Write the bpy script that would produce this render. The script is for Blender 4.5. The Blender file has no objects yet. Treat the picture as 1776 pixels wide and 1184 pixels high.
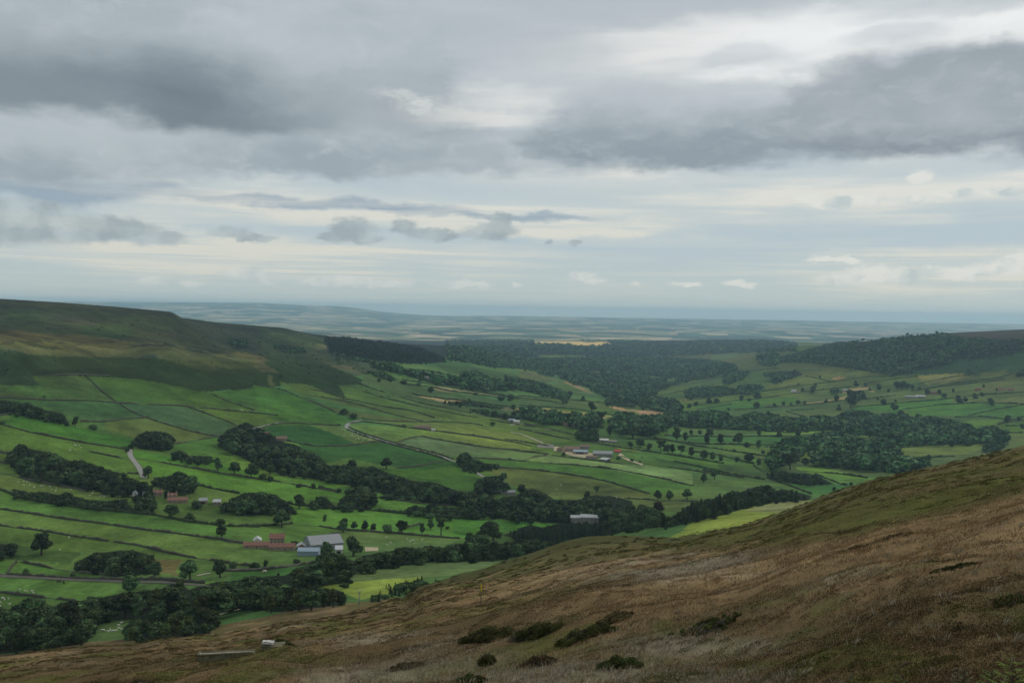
import bpy, math, random, time
import numpy as np
from mathutils import Matrix, Vector
SC = bpy.context.scene
COL = SC.collection
rng = np.random.RandomState(7)
random.seed(7)
F = 1727.0                      # focal length in pixels of the 1776 px wide photograph
ROLL = math.atan(.0160)
PITCH = math.atan(53 / F)
f0 = np.array([0, math.cos(PITCH), -math.sin(PITCH)])
up0 = np.array([0, math.sin(PITCH), math.cos(PITCH)])
r0 = np.array([1., 0, 0])
RR = math.cos(ROLL) * r0 + math.sin(ROLL) * up0
UU = -math.sin(ROLL) * r0 + math.cos(ROLL) * up0

def pix2dir(px, py):
    """photo pixel -> (u, t): the ray X = u Y, Z = t Y"""
    px = np.asarray(px, float); py = np.asarray(py, float)
    a = (px - 888) / F; b = -(py - 592) / F
    v = f0[:, None] + RR[:, None] * np.ravel(a)[None] + UU[:, None] * np.ravel(b)[None]
    return (v[0] / v[1]).reshape(px.shape), (v[2] / v[1]).reshape(px.shape)

def dir2pix(u, t):
    d = f0[1] + t * f0[2]
    a = (u * RR[0] + RR[1] + t * RR[2]) / d
    b = (u * UU[0] + UU[1] + t * UU[2]) / d
    return 888 + a * F, 592 - b * F

# ------------------------------------------------------------------ numpy noise
def _hash(ix, iy, seed):
    h = (ix.astype(np.int64) * 374761393 + iy.astype(np.int64) * 668265263 + seed * 1442695041) & 0xFFFFFFFF
    h = ((h ^ (h >> 13)) * 1274126177) & 0xFFFFFFFF
    h = h ^ (h >> 16)
    return (h & 0xFFFFFF) / float(0xFFFFFF)

def vnoise(x, y, seed=0):
    x0 = np.floor(x); y0 = np.floor(y)
    fx = x - x0; fy = y - y0
    fx = fx * fx * (3 - 2 * fx); fy = fy * fy * (3 - 2 * fy)
    a = _hash(x0, y0, seed); b = _hash(x0 + 1, y0, seed)
    c = _hash(x0, y0 + 1, seed); d = _hash(x0 + 1, y0 + 1, seed)
    return (a + (b - a) * fx) * (1 - fy) + (c + (d - c) * fx) * fy

def fbm(x, y, wl, oct=3, seed=0):
    s = 0; amp = .5; tot = 0
    for o in range(oct):
        s = s + amp * vnoise(x / wl + 17.3 * o, y / wl - 9.1 * o, seed + o)
        tot += amp; amp *= .5; wl *= .5
    return s / tot          # 0..1, mean .5

def sstep(a, b, x):
    k = np.clip((x - a) / (b - a), 0, 1)
    return k * k * (3 - 2 * k)

# ------------------------------------------------------------------ terrain
# columns of survey points: photo column, then (distance, photo row) pairs
SURVEY = {
-150: [(150,1158),(200,1160),(260,1168),(350,1172),(430,1155),(520,1130),(600,1090),(680,1010),(760,935),(850,865),(950,795),(1050,735),(1150,690),(1230,645),(1280,605),(1330,586),(1450,572),(1700,542),(2000,510),(2600,516),(4000,528),(8000,540),(20000,556)],
0: [(150,1136),(200,1138),(260,1146),(350,1152),(430,1140),(520,1110),(600,1075),(680,1000),(760,930),(850,860),(950,790),(1050,730),(1150,690),(1230,650),(1280,610),(1330,590),(1450,578),(1700,550),(2000,518),(2600,525),(4000,536),(8000,547),(20000,560)],
150: [(200,1120),(260,1130),(350,1135),(430,1125),(520,1085),(600,1050),(680,1000),(760,940),(850,880),(950,815),(1050,760),(1150,715),(1250,670),(1330,650),(1390,622),(1500,600),(1620,588),(1800,560),(2100,528),(2700,534),(4000,545),(8000,552),(14000,555),(20000,540),(27000,522),(36000,527)],
300: [(180,1100),(260,1113),(350,1115),(430,1100),(500,1075),(600,1020),(680,975),(760,930),(850,885),(950,835),(1050,790),(1150,750),(1250,712),(1350,685),(1430,655),(1490,625),(1530,612),(1600,604),(1800,600),(2000,580),(2200,558),(2350,543),(2700,551),(3500,557),(6000,567),(10000,570),(14000,562),(20000,545),(27000,523),(36000,528)],
450: [(200,1077),(260,1085),(350,1085),(430,1070),(520,1040),(600,1010),(680,975),(760,940),(850,900),(950,858),(1050,815),(1150,778),(1250,745),(1350,715),(1450,690),(1530,665),(1600,640),(1680,625),(1720,621),(1900,622),(2200,610),(2500,590),(2750,566),(3200,572),(5000,580),(10000,575),(14000,565),(20000,547),(27000,524.5),(36000,529)],
600: [(220,1050),(300,1056),(380,1048),(450,1035),(550,1005),(640,975),(720,958),(800,940),(880,910),(970,870),(1050,835),(1150,800),(1250,768),(1350,740),(1450,715),(1550,695),(1650,675),(1750,655),(1850,640),(1950,633),(2200,628),(2600,615),(3000,598),(3300,586),(3800,590),(5500,592),(9000,585),(12000,578),(18000,562),(27000,532),(36000,536)],
750: [(220,1018),(280,1014),(350,1008),(420,1020),(500,1010),(560,995),(640,978),(700,972),(790,950),(870,925),(970,880),(1060,845),(1150,815),(1250,785),(1350,760),(1450,738),(1600,712),(1750,692),(1900,675),(2100,658),(2300,645),(2600,632),(3000,620),(3500,605),(3900,597),(4500,601),(6000,601),(9000,590),(12000,580),(18000,565),(27000,547),(36000,548)],
900: [(220,993),(300,985),(380,963),(450,975),(550,985),(650,975),(720,968),(800,955),(880,935),(960,905),(1050,870),(1150,840),(1250,812),(1350,788),(1450,768),(1600,742),(1800,718),(2000,702),(2300,685),(2700,668),(3200,650),(3800,635),(4500,620),(5500,606),(6500,598),(7500,593),(9500,590),(12000,582)],
1050: [(220,953),(300,944),(380,926),(450,938),(550,958),(650,955),(750,950),(850,935),(930,915),(1000,895),(1080,865),(1180,835),(1280,808),(1400,785),(1500,768),(1700,745),(1900,730),(2200,715),(2600,697),(3200,675),(4000,652),(5000,630),(6000,612),(7000,600),(8000,592),(9000,591),(12000,584)],
1200: [(220,938),(350,927),(450,935),(550,940),(620,925),(700,905),(780,892),(900,890),(1000,880),(1100,860),(1200,838),(1300,820),(1450,795),(1600,775),(1800,755),(2100,735),(2400,715),(2800,698),(3300,680),(4000,660),(4800,640),(5600,622),(6500,605),(7500,592),(9000,593),(13000,584)],
1350: [(220,897),(350,887),(420,898),(600,905),(750,890),(850,878),(900,872),(1000,868),(1100,858),(1200,845),(1300,828),(1450,805),(1600,788),(1800,765),(2000,748),(2300,728),(2600,712),(2900,692),(3200,670),(3500,650),(3800,635),(4200,618),(4600,607),(5200,606),(6500,597),(8000,593),(13000,586)],
1500: [(220,843),(350,833),(430,845),(600,870),(800,865),(1000,860),(1150,850),(1300,835),(1450,812),(1600,795),(1800,772),(2000,755),(2200,738),(2400,720),(2600,700),(2800,680),(3000,660),(3200,640),(3400,620),(3600,602),(3800,591),(4300,594),(6000,602)],
1650: [(220,812),(380,801),(450,812),(650,840),(900,845),(1150,845),(1350,830),(1500,808),(1700,785),(1900,765),(2100,742),(2300,718),(2500,697),(2700,675),(2900,650),(3050,625),(3200,600),(3350,584),(3600,576),(4200,580),(6000,592)],
1776: [(220,783),(400,771),(480,780),(700,810),(950,825),(1200,828),(1400,815),(1550,795),(1750,772),(1950,750),(2150,722),(2350,697),(2550,672),(2700,650),(2850,620),(2950,595),(3100,580),(3400,571),(4200,575),(6000,590)],
1930: [(220,745),(400,733),(480,742),(700,775),(950,800),(1200,810),(1400,800),(1550,785),(1750,765),(1950,742),(2150,715),(2350,690),(2550,665),(2700,640),(2850,610),(2950,588),(3100,574),(3400,562),(4200,568),(6000,588)],
}
NEAR = [(-300,1175),(-150,1158),(0,1137),(76,1127),(152,1119),(228,1111),(279,1102),(380,1089),(450,1076),(494,1065),(615,1047),(704,1033),(717,1024),(800,1015),(876,998),(952,980),(1028,957),(1129,942),(1180,931),(1250,917),(1310,902),(1399,870),(1427,857),(1508,830),(1650,799),(1776,770),(1930,733),(2100,690)]
pts = []
for px, rows in SURVEY.items():
    for (Y, py) in rows:
        pts.append((px, Y, py))
    if px >= 600:
        if px >= 900:
            e_ = float(dir2pix(np.array((px - 888) / F), np.array(0.))[1])
            for Y, d_ in ((14500, 33), (18500, 24), (23000, 16.5), (28500, 9.6), (32000, 11.5)): pts.append((px, Y, e_ + d_))
        pts.append((px, 62000, None))
    else:
        pts.append((px, 62000, None))
# moor slope in front of the camera, and the finer silhouettes
for px in range(-150, 1931, 65):
    py = np.interp(px, [p[0] for p in NEAR], [p[1] for p in NEAR])
    for Y in (9, 25, 70, 140):
        pts.append((px, Y, ('s', py)))
KNOLL = [(780,999),(862,974),(914,959),(977,937),(1015,928),(1079,926),(1140,929)]
for px, py in KNOLL:
    pts.append((px, 380, py)); pts.append((px, 470, py + 16)); pts.append((px, 270, py + 14))
for px, py, Y in ((60,521,2040),(101,524,2070),(203,532,2160),(260,537,2280),(301,542,2350),(312,550,2400),(370,558,2560),(526,576,3000),(700,593,3700),(825,601,6500),(980,594,8000),(1125,591,8000),(1275,588,7800),(1425,594,4300),(1560,581,3700),(1230,925,370),(1290,908,370),(1395,872,360),(1440,852,360),(1575,818,370),(1710,786,390)):
    pts.append((px, Y, py))
for px, py in ((225,522),(375,523.5),(525,528),(560,529),(627,535),(665,541),(700,545)):
    pts.append((px, 27000, py))
uu, ss, ly = [], [], []
for px, Y, py in pts:
    if py is None:
        u, t = pix2dir(px, 560.); u = float(u); t = -310. / Y
    elif isinstance(py, tuple):
        u, t = pix2dir(px, py[1]); t = float(t) - 2.5 / Y + .0125
    else:
        u, t = pix2dir(px, py)
    uu.append(float(u)); ly.append(math.log(Y)); ss.append(-float(t) - 2.5 / Y)
uu = np.array(uu); ly = np.array(ly); ss = np.array(ss)

def warp_l(l):      # squeeze the sparse near and far ranges
    return np.interp(l, np.log([1, 250, 500, 4500, 9000, 70000]), [-6, 2, 7, 33, 39, 50])
def kern(du, dl):
    r2 = du * du + dl * dl
    return r2 * np.log(r2 + 1e-9)
US = 1727 / 140.
A1 = uu * US; A2 = warp_l(ly)
n = len(A1)
K = kern(A1[:, None] - A1[None], A2[:, None] - A2[None]) + np.eye(n) * .02
P = np.stack([np.ones(n), A1, A2], 1)
M = np.zeros((n + 3, n + 3)); M[:n, :n] = K; M[:n, n:] = P; M[n:, :n] = P.T
W = np.linalg.solve(M, np.concatenate([ss, np.zeros(3)]))

cu = np.arange(-1.0, 1.0001, .02); cl = np.arange(math.log(1.5), math.log(65000) + .06, .055)
CU, CL = np.meshgrid(cu, cl)
q1 = CU.ravel() * US; q2 = warp_l(CL.ravel())
q1 = np.clip(q1, -.66 * US, .66 * US)       # beyond the surveyed fan the land goes on level
acc = W[n] + W[n + 1] * q1 + W[n + 2] * q2
for i in range(0, n, 60):
    acc += kern(q1[:, None] - A1[None, i:i + 60], q2[:, None] - A2[None, i:i + 60]) @ W[i:min(i + 60, n)]
SG = acc.reshape(CU.shape)

def cubic_rows(G, xs, x):           # Catmull-Rom along axis 0
    fi = np.clip((x - xs[0]) / (xs[1] - xs[0]), 1, len(xs) - 2.001)
    i = np.floor(fi).astype(int); f = (fi - i)[:, None]
    p0, p1, p2, p3 = G[i - 1], G[i], G[i + 1], G[np.minimum(i + 2, len(xs) - 1)]
    return .5 * (2 * p1 + (p2 - p0) * f + (2 * p0 - 5 * p1 + 4 * p2 - p3) * f ** 2 + (3 * p1 - p0 - 3 * p2 + p3) * f ** 3)

rl = np.concatenate([np.arange(math.log(2.0), math.log(320), .0085), np.arange(math.log(320), math.log(4600), .0042), np.arange(math.log(4600), math.log(33500), .012)])
ru = np.concatenate([np.arange(-.98, -.55, .02), np.arange(-.55, .55, .00125), np.arange(.55, .99, .02)])
G1 = cubic_rows(SG, cl, rl)
G2 = cubic_rows(G1.T.copy(), cu, ru).T
YY = np.exp(rl)[:, None] * np.ones(len(ru))[None]
XX = YY * ru[None]
TT = -(G2 + 2.5 / YY)
PXc, _ = dir2pix(ru, np.zeros(len(ru)) - .1)
ZZ = TT * YY
# relief: hummocks on the moor, softer waves in the dale
nearw = 1 - sstep(350, 600, YY)
h1 = fbm(XX, YY, 2.2, 2, 11) - .5
h2 = fbm(XX, YY, 9., 3, 12) - .5
h3 = fbm(XX, YY, 45., 3, 13) - .5
h4 = fbm(XX, YY, 260., 3, 14) - .5
ZZ += nearw * (h1 * .50 * (1 - sstep(60, 140, YY)) + (fbm(XX, YY, 5., 2, 18) - .5) * .55 * (1 - .6 * sstep(100, 250, YY)) + h2 * .9 * sstep(8, 30, YY) * (1 - .5 * sstep(150, 300, YY)) + h3 * 1.2 * sstep(30, 90, YY) * (1 - sstep(110, 220, YY)))
ZZ += (1 - nearw) * (h3 * 2.6 + h4 * 5.0 * sstep(900, 2000, YY) + h2 * .5)
rough_w = sstep(900, 1200, YY) * (ru[None] < -.05) * sstep(-75 - .02 * YY, -40 - .015 * YY, ZZ)
ZZ += rough_w * ((fbm(XX + YY * .4, YY, 70., 4, 15) - .5) * 13 + (fbm(XX, YY, 22., 3, 19) - .5) * 3)
ZZ[YY > 9000] += ((fbm(XX, YY, 2600., 3, 16) - .5) * 26)[YY > 9000]
TT = ZZ / YY

# set each brow exactly on its surveyed skyline
def level(table, y0, y1, fade0, fade1, smooth_=9):
    ux, tx = [], []
    for px, py in table:
        u, t = pix2dir(float(px), float(py)); ux.append(float(u)); tx.append(float(t))
    want = np.interp(ru, ux, tx)
    rows = (YR >= y0) & (YR <= y1)
    d = want - TT[rows].max(0)
    inside = sstep(ux[0] - .03, ux[0] + .01, ru) * sstep(ux[-1] + .03, ux[-1] - .01, ru)
    k = np.ones(smooth_) / smooth_; d = np.convolve(np.pad(d, smooth_ // 2, mode='edge'), k, mode='valid') * inside
    w = sstep(math.log(fade0), math.log(y0), rl) * sstep(math.log(fade1), math.log(y1), rl)
    TT[:] += w[:, None] * d[None]
    print('level', np.abs(d).max() * F)
YR = np.exp(rl)
SIL = [(-150,1158),(0,1137),(76,1127),(152,1119),(228,1111),(279,1102),(380,1089),(450,1076),(494,1065),(615,1047),(704,1033),(729,1015),(780,999),(850,980),(862,974),(914,959),(977,937),(1015,928),(1079,926),(1180,930),(1250,917),(1310,902),(1399,870),(1427,857),(1508,830),(1650,799),(1776,770),(1930,733)]
SIL = [(a, b + 2.0) for a, b in SIL]
level(SIL, 110, 450, 40, 700)
level([(-150,510),(0,518),(101,524),(203,532),(260,537),(299,541),(313,550.5),(376,559),(450,565),(488,568),(526,576)], 1600, 3200, 1350, 4200, 5)
level([(560,581),(640,590),(700,596),(790,600)], 2900, 4500, 2500, 5200)
level([(1425,603),(1500,592),(1560,584),(1650,577),(1776,571),(1930,562)], 2900, 4600, 2700, 5200)
level([(150,523),(300,524),(450,525),(528,529),(589,531),(627,535),(665,541),(729,546),(792,548)], 22000, 31000, 18000, 40000)
level([(830,547.5),(900,548),(1125,551.5),(1350,555),(1560,558.5),(1776,562),(1930,565)], 23000, 31500, 17000, 40000)
for r_i in np.where(YR > 32000)[0]: TT[r_i] = np.minimum(TT[r_i], -.0066)
ZZ = TT * YY
print('highest ground', ZZ.max(), 'lowest', ZZ.min())
def hscale(X, Y):
    r = np.interp(np.log(Y), rl, np.arange(len(rl))); c = np.interp(X / Y, ru, np.arange(len(ru)))
    return r, c
def zat(X, Y):
    X = np.atleast_1d(np.asarray(X, float)); Y = np.atleast_1d(np.asarray(Y, float))
    r, c = hscale(X, Y)
    i = np.clip(np.floor(r).astype(int), 0, len(rl) - 2); j = np.clip(np.floor(c).astype(int), 0, len(ru) - 2)
    a = r - i; b = c - j
    return (ZZ[i, j] * (1 - a) + ZZ[i + 1, j] * a) * (1 - b) + (ZZ[i, j + 1] * (1 - a) + ZZ[i + 1, j + 1] * a) * b
YR = np.exp(rl)
def cast(px, py, ymin=430., ymax=60000.):
    """where the line of sight through a photo pixel meets the ground"""
    u, t = pix2dir(float(px), float(py)); u = float(u); t = float(t)
    c = float(np.interp(u, ru, np.arange(len(ru)))); j = min(int(c), len(ru) - 2); b = c - j
    i0 = int(np.searchsorted(YR, ymin))
    col = TT[i0:, j] * (1 - b) + TT[i0:, j + 1] * b
    hit = col >= t
    if not hit.any(): return None
    k = int(np.argmax(hit))
    if k == 0: Y = YR[i0]
    else:
        w = (t - col[k - 1]) / (col[k] - col[k - 1] + 1e-12)
        Y = YR[i0 + k - 1] * (1 - w) + YR[i0 + k] * w
    if Y > ymax: return None
    X = u * Y
    return X, Y, float(zat(X, Y)[0])
def castv(px, py, ymin=430.):
    u, t = pix2dir(px, py); c = np.interp(u, ru, np.arange(len(ru))); j = np.minimum(c.astype(int), len(ru) - 2); b = c - j
    i0 = int(np.searchsorted(YR, ymin)); Yo = np.full(len(px), np.nan)
    for s0 in range(0, len(px), 1500):
        q = slice(s0, s0 + 1500)
        col = TT[i0:, j[q]] * (1 - b[q]) + TT[i0:, j[q] + 1] * b[q]
        hit = col >= t[q][None]; k = hit.argmax(0); ok = hit.any(0); a = np.arange(col.shape[1]); k1 = np.maximum(k, 1)
        w = np.clip((t[q] - col[k1 - 1, a]) / (col[k1, a] - col[k1 - 1, a] + 1e-12), 0, 1)
        Yq = np.where(k == 0, YR[i0], YR[i0 + k1 - 1] * (1 - w) + YR[i0 + k1] * w); Yo[q] = np.where(ok, Yq, np.nan)
    return u * Yo, Yo
TILE = {'A': (0, 500), 'B': (450, 500), 'C': (900, 500), 'D': (1326, 500), 'E': (0, 780), 'F': (400, 780), 'G': (800, 780)}
def T(tile, x, y):
    if tile == 'P': return float(x), float(y)
    if tile == 'H': return 1200 + x / 3.0833, 780 + y / 3.0833
    if tile == 'Q': return 400 + x / 7.4, 900 + y / 7.4      # lower farm close-up
    if tile == 'R': return 940 + x / 9.867, 740 + y / 9.867  # middle farm close-up
    o = TILE[tile]
    return o[0] + x / 3.9467, o[1] + y / 3.9467
def TP(tile, pl): return [T(tile, x, y) for x, y in pl]

def lin(c):
    c = np.asarray(c, float) / 255.
    return np.where(c <= .04045, c / 12.92, ((c + .055) / 1.055) ** 2.4)

# ------------------------------------------------------------------ object helpers
def tag(o, label=None, cat=None, group=None, kind=None):
    if label: o['label'] = label
    if cat: o['category'] = cat
    if group: o['group'] = group
    if kind: o['kind'] = kind
    return o
def mesh_np(name, V, FC, mat=None, cols=None, nside=None, smooth=False):
    """mesh from arrays; FC an (n,k) int array"""
    V = np.asarray(V, np.float32); FC = np.asarray(FC, np.int32)
    me = bpy.data.meshes.new(name)
    k = FC.shape[1]
    me.vertices.add(len(V)); me.vertices.foreach_set('co', V.ravel())
    me.loops.add(FC.size); me.loops.foreach_set('vertex_index', FC.ravel())
    me.polygons.add(len(FC)); me.polygons.foreach_set('loop_start', np.arange(0, FC.size, k, dtype=np.int32))
    try: me.polygons.foreach_set('loop_total', np.full(len(FC), k, np.int32))
    except Exception: pass
    if smooth: me.polygons.foreach_set('use_smooth', np.ones(len(FC), bool))
    if cols is not None:
        a = me.color_attributes.new('cover', 'FLOAT_COLOR', 'POINT')
        c4 = np.ones((len(V), 4), np.float32); c4[:, :3] = cols[:, :3]
        if cols.shape[1] == 4: c4[:, 3] = cols[:, 3]
        a.data.foreach_set('color', c4.ravel())
    me.update(calc_edges=True)
    me.validate()
    if mat: me.materials.append(mat)
    return me
def link(name, me, parent=None, loc=None):
    o = bpy.data.objects.new(name, me); COL.objects.link(o)
    if parent: o.parent = parent
    if loc is not None: o.location = loc
    return o
def empty(name, loc, rz=0, **k):
    o = bpy.data.objects.new(name, None); COL.objects.link(o); o.location = loc; o.rotation_euler = (0, 0, rz)
    return tag(o, **k)

class MB:
    def __init__(s): s.v = []; s.f = []
    def add(s, v, f):
        b = len(s.v); s.v += [tuple(map(float, p)) for p in v]; s.f += [tuple(i + b for i in q) for q in f]; return s
    def box(s, x0, x1, y0, y1, z0, z1):
        return s.add([(x0,y0,z0),(x1,y0,z0),(x1,y1,z0),(x0,y1,z0),(x0,y0,z1),(x1,y0,z1),(x1,y1,z1),(x0,y1,z1)],
                     [(0,3,2,1),(4,5,6,7),(0,1,5,4),(1,2,6,5),(2,3,7,6),(3,0,4,7)])
    def tube(s, path, rad, n=6):
        ring = []; V = []; Fc = []
        for i, p in enumerate(path):
            p = np.array(p, float)
            d = np.array(path[min(i + 1, len(path) - 1)], float) - np.array(path[max(i - 1, 0)], float)
            d /= (np.linalg.norm(d) + 1e-9)
            a = np.cross(d, [0, 0, 1.]) if abs(d[2]) < .9 else np.cross(d, [1., 0, 0])
            a /= np.linalg.norm(a); b = np.cross(d, a)
            r = rad[i] if hasattr(rad, '__len__') else rad
            for k in range(n):
                th = 2 * math.pi * k / n
                V.append(p + r * (a * math.cos(th) + b * math.sin(th)))
        for i in range(len(path) - 1):
            for k in range(n):
                Fc.append((i * n + k, i * n + (k + 1) % n, (i + 1) * n + (k + 1) % n, (i + 1) * n + k))
        Fc.append(tuple(range(n))[::-1]); Fc.append(tuple((len(path) - 1) * n + k for k in range(n)))
        return s.add(V, Fc)
    def mesh(s, name, mat, smooth=False):
        me = bpy.data.meshes.new(name); me.from_pydata(s.v, [], s.f); me.update()
        if mat: me.materials.append(mat)
        if smooth: me.polygons.foreach_set('use_smooth', [True] * len(me.polygons))
        return me
    def build(s, name, mat, parent=None, smooth=False): return link(name, s.mesh(name, mat, smooth), parent)

# ------------------------------------------------------------------ materials
def newmat(name):
    m = bpy.data.materials.new(name); m.use_nodes = True
    nt = m.node_tree; b = nt.nodes['Principled BSDF']
    b.inputs['Roughness'].default_value = .9
    b.inputs['Specular IOR Level'].default_value = .15
    return m, nt, b
def nd(nt, typ, **k):
    x = nt.nodes.new(typ)
    for a, v in k.items():
        if a == 'inp':
            for kk, vv in v.items(): x.inputs[kk].default_value = vv
        else: setattr(x, a, v)
    return x
def plain(name, rgb, wl=2., var=.25, rough=.9, spec=.15, stretch=(1, 1, 1)):
    """an everyday surface: its own colour, mottled by two scales of noise in object space"""
    m, nt, b = newmat(name); L = nt.links
    tc = nd(nt, 'ShaderNodeTexCoord'); mp = nd(nt, 'ShaderNodeMapping'); mp.inputs['Scale'].default_value = stretch
    L.new(tc.outputs['Object'], mp.inputs[0])
    nz = nd(nt, 'ShaderNodeTexNoise', inp={'Scale': 1 / wl, 'Detail': 6., 'Roughness': .65}); L.new(mp.outputs[0], nz.inputs['Vector'])
    rp = nd(nt, 'ShaderNodeValToRGB'); L.new(nz.outputs['Fac'], rp.inputs[0])
    c = np.asarray(rgb, float)
    rp.color_ramp.elements[0].position = .3; rp.color_ramp.elements[1].position = .7
    rp.color_ramp.elements[0].color = (*(c * (1 - var)), 1); rp.color_ramp.elements[1].color = (*np.minimum(c * (1 + var), 1), 1)
    L.new(rp.outputs[0], b.inputs['Base Color'])
    b.inputs['Roughness'].default_value = rough; b.inputs['Specular IOR Level'].default_value = spec
    return m
# ------------------------------------------------------------------ camera
cam = bpy.data.cameras.new('camera'); co = bpy.data.objects.new('camera', cam); COL.objects.link(co)
cam.sensor_width = 36; cam.lens = 36 * F / 1776; cam.clip_start = .1; cam.clip_end = 120000
mw = Matrix.Identity(4)
for i in range(3):
    mw[i][0] = RR[i]; mw[i][1] = UU[i]; mw[i][2] = -f0[i]
co.matrix_world = mw
SC.camera = co
SC.view_settings.view_transform = 'Standard'; SC.view_settings.look = 'None'
SC.view_settings.gamma = 1; SC.view_settings.exposure = 0
SC.cycles.use_denoising = True
SC.cycles.volume_bounces = 1; SC.cycles.max_bounces = 5; SC.cycles.diffuse_bounces = 2; SC.cycles.transparent_max_bounces = 4
SC.cycles.use_adaptive_sampling = True; SC.cycles.adaptive_threshold = .02; SC.cycles.adaptive_min_samples = 20

SUN_EL, SUN_AZ = math.radians(38), math.radians(58)       # azimuth to the right of the view
sun = bpy.data.lights.new('sun', 'SUN'); sun.energy = 1.3; sun.angle = math.radians(12); sun.color = (1, .95, .87)
so = bpy.data.objects.new('sun', sun); COL.objects.link(so)
sd = Vector((math.sin(SUN_AZ) * math.cos(SUN_EL), math.cos(SUN_AZ) * math.cos(SUN_EL), math.sin(SUN_EL)))
so.rotation_euler = sd.to_track_quat('Z', 'Y').to_euler(); so.location = (0, 0, 200)

# ------------------------------------------------------------------ sky: a Nishita sky behind procedural cloud
wd = bpy.data.worlds.new('World'); SC.world = wd; wd.use_nodes = True
nt = wd.node_tree; nt.nodes.clear(); L = nt.links
def val(x): return x
def conn(s, d):
    if isinstance(s, (int, float)): d.default_value = s
    elif isinstance(s, tuple): d.default_value = s
    else: L.new(s, d)
def mth(op, a, b=0., c=None, clamp=False):
    x = nt.nodes.new('ShaderNodeMath'); x.operation = op; x.use_clamp = clamp
    conn(a, x.inputs[0]); conn(b, x.inputs[1])
    if c is not None: conn(c, x.inputs[2])
    return x.outputs[0]
def vm(op, a, b=(0, 0, 0), c=None):
    x = nt.nodes.new('ShaderNodeVectorMath'); x.operation = op
    conn(a, x.inputs[0]); conn(b, x.inputs[1])
    if c is not None: conn(c, x.inputs[2])
    return x.outputs['Value'] if op in ('LENGTH', 'DOT_PRODUCT') else x.outputs[0]
def smooth(x, a, b, lo=0., hi=1.):
    m_ = nt.nodes.new('ShaderNodeMapRange'); m_.interpolation_type = 'SMOOTHSTEP'
    conn(x, m_.inputs['Value']); m_.inputs['From Min'].default_value = a; m_.inputs['From Max'].default_value = b
    m_.inputs['To Min'].default_value = lo; m_.inputs['To Max'].default_value = hi
    return m_.outputs[0]
def mixc(f, a, b):
    m_ = nt.nodes.new('ShaderNodeMix'); m_.data_type = 'RGBA'
    conn(f, m_.inputs[0])
    conn(a if not isinstance(a, tuple) or len(a) == 4 else (*a, 1.), m_.inputs[6])
    conn(b if not isinstance(b, tuple) or len(b) == 4 else (*b, 1.), m_.inputs[7])
    return m_.outputs[2]
def noise(vec, scale, detail=4., rough=.55, out='Fac', dist=0.):
    x = nd(nt, 'ShaderNodeTexNoise', inp={'Scale': scale, 'Detail': float(detail), 'Roughness': rough, 'Distortion': dist})
    conn(vec, x.inputs['Vector']); return x.outputs[out]
def S(r, g, b): return tuple(float(x) for x in lin((r, g, b)))
tc = nd(nt, 'ShaderNodeTexCoord')
sx = nd(nt, 'ShaderNodeSeparateXYZ'); L.new(tc.outputs['Generated'], sx.inputs[0])
dx, dy, dz = sx.outputs
az = mth('ARCTAN2', dx, dy)
hyp = mth('SQRT', mth('ADD', mth('MULTIPLY', dx, dx), mth('MULTIPLY', dy, dy)))
el = mth('DIVIDE', dz, mth('MAXIMUM', hyp, .02))
cb = nd(nt, 'ShaderNodeCombineXYZ'); L.new(az, cb.inputs[0]); L.new(el, cb.inputs[1])
Pc = cb.outputs[0]                                # (azimuth, elevation)
def sk(px, py):                                   # the azimuth and elevation of a cloud
    u, t = pix2dir(px, py); u = float(u); t = float(t)
    return math.atan(u), t / math.sqrt(1 + u * u)
# elevation-stretched noises
Pn = vm('MULTIPLY', Pc, (1, 2.0, 1))
warp = vm('SUBTRACT', noise(Pn, 8., 5, .6, 'Color'), (.5, .5, .5))
warpM = vm('SUBTRACT', noise(Pn, 26., 5, .62, 'Color'), (.5, .5, .5))
warpS = vm('SUBTRACT', noise(Pn, 75., 4, .6, 'Color'), (.5, .5, .5))
Pbig = vm('MULTIPLY_ADD', warp, (.13, .055, 0), Pc)
Pmed = vm('MULTIPLY_ADD', warpM, (.060, .034, 0), vm('MULTIPLY_ADD', warp, (.03, .02, 0), Pc))
Psm = vm('MULTIPLY_ADD', warpS, (.016, .012, 0), vm('MULTIPLY_ADD', warpM, (.016, .010, 0), Pc))
sep = nd(nt, 'ShaderNodeSeparateXYZ'); L.new(Pbig, sep.inputs[0]); bx_, by_ = sep.outputs[0], sep.outputs[1]
sep2 = nd(nt, 'ShaderNodeSeparateXYZ'); L.new(Pmed, sep2.inputs[0]); mx_, my_ = sep2.outputs[0], sep2.outputs[1]
# stratus sheet seen in perspective
zz = mth('ADD', mth('MAXIMUM', el, 0.), .035)
cq = nd(nt, 'ShaderNodeCombineXYZ'); L.new(mth('DIVIDE', az, zz), cq.inputs[0]); L.new(mth('DIVIDE', 1., zz), cq.inputs[1])
sheet = noise(vm('MULTIPLY', cq.outputs[0], (.33, .75, 1)), 1.15, 6, .6, dist=.4)
sheet2 = noise(vm('MULTIPLY', cq.outputs[0], (.5, 1.3, 1)), .5, 3, .5)
def union(P_, blobs, inv=1.):
    """0 at the heart of the nearest cloud, 1 at its rim"""
    d = None
    for (px, py, rx, ry) in blobs:
        c = sk(px, py); ix, iy = F / rx, F / ry
        v = vm('MULTIPLY_ADD', P_, (ix, iy, 0), (-c[0] * ix, -c[1] * iy, 0))
        l = vm('LENGTH', v)
        if d is None: d = l
        else:
            m_ = nt.nodes.new('ShaderNodeMath'); m_.operation = 'SMOOTH_MIN'; L.new(d, m_.inputs[0]); L.new(l, m_.inputs[1]); m_.inputs[2].default_value = .35
            d = m_.outputs[0]
    return d
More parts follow.
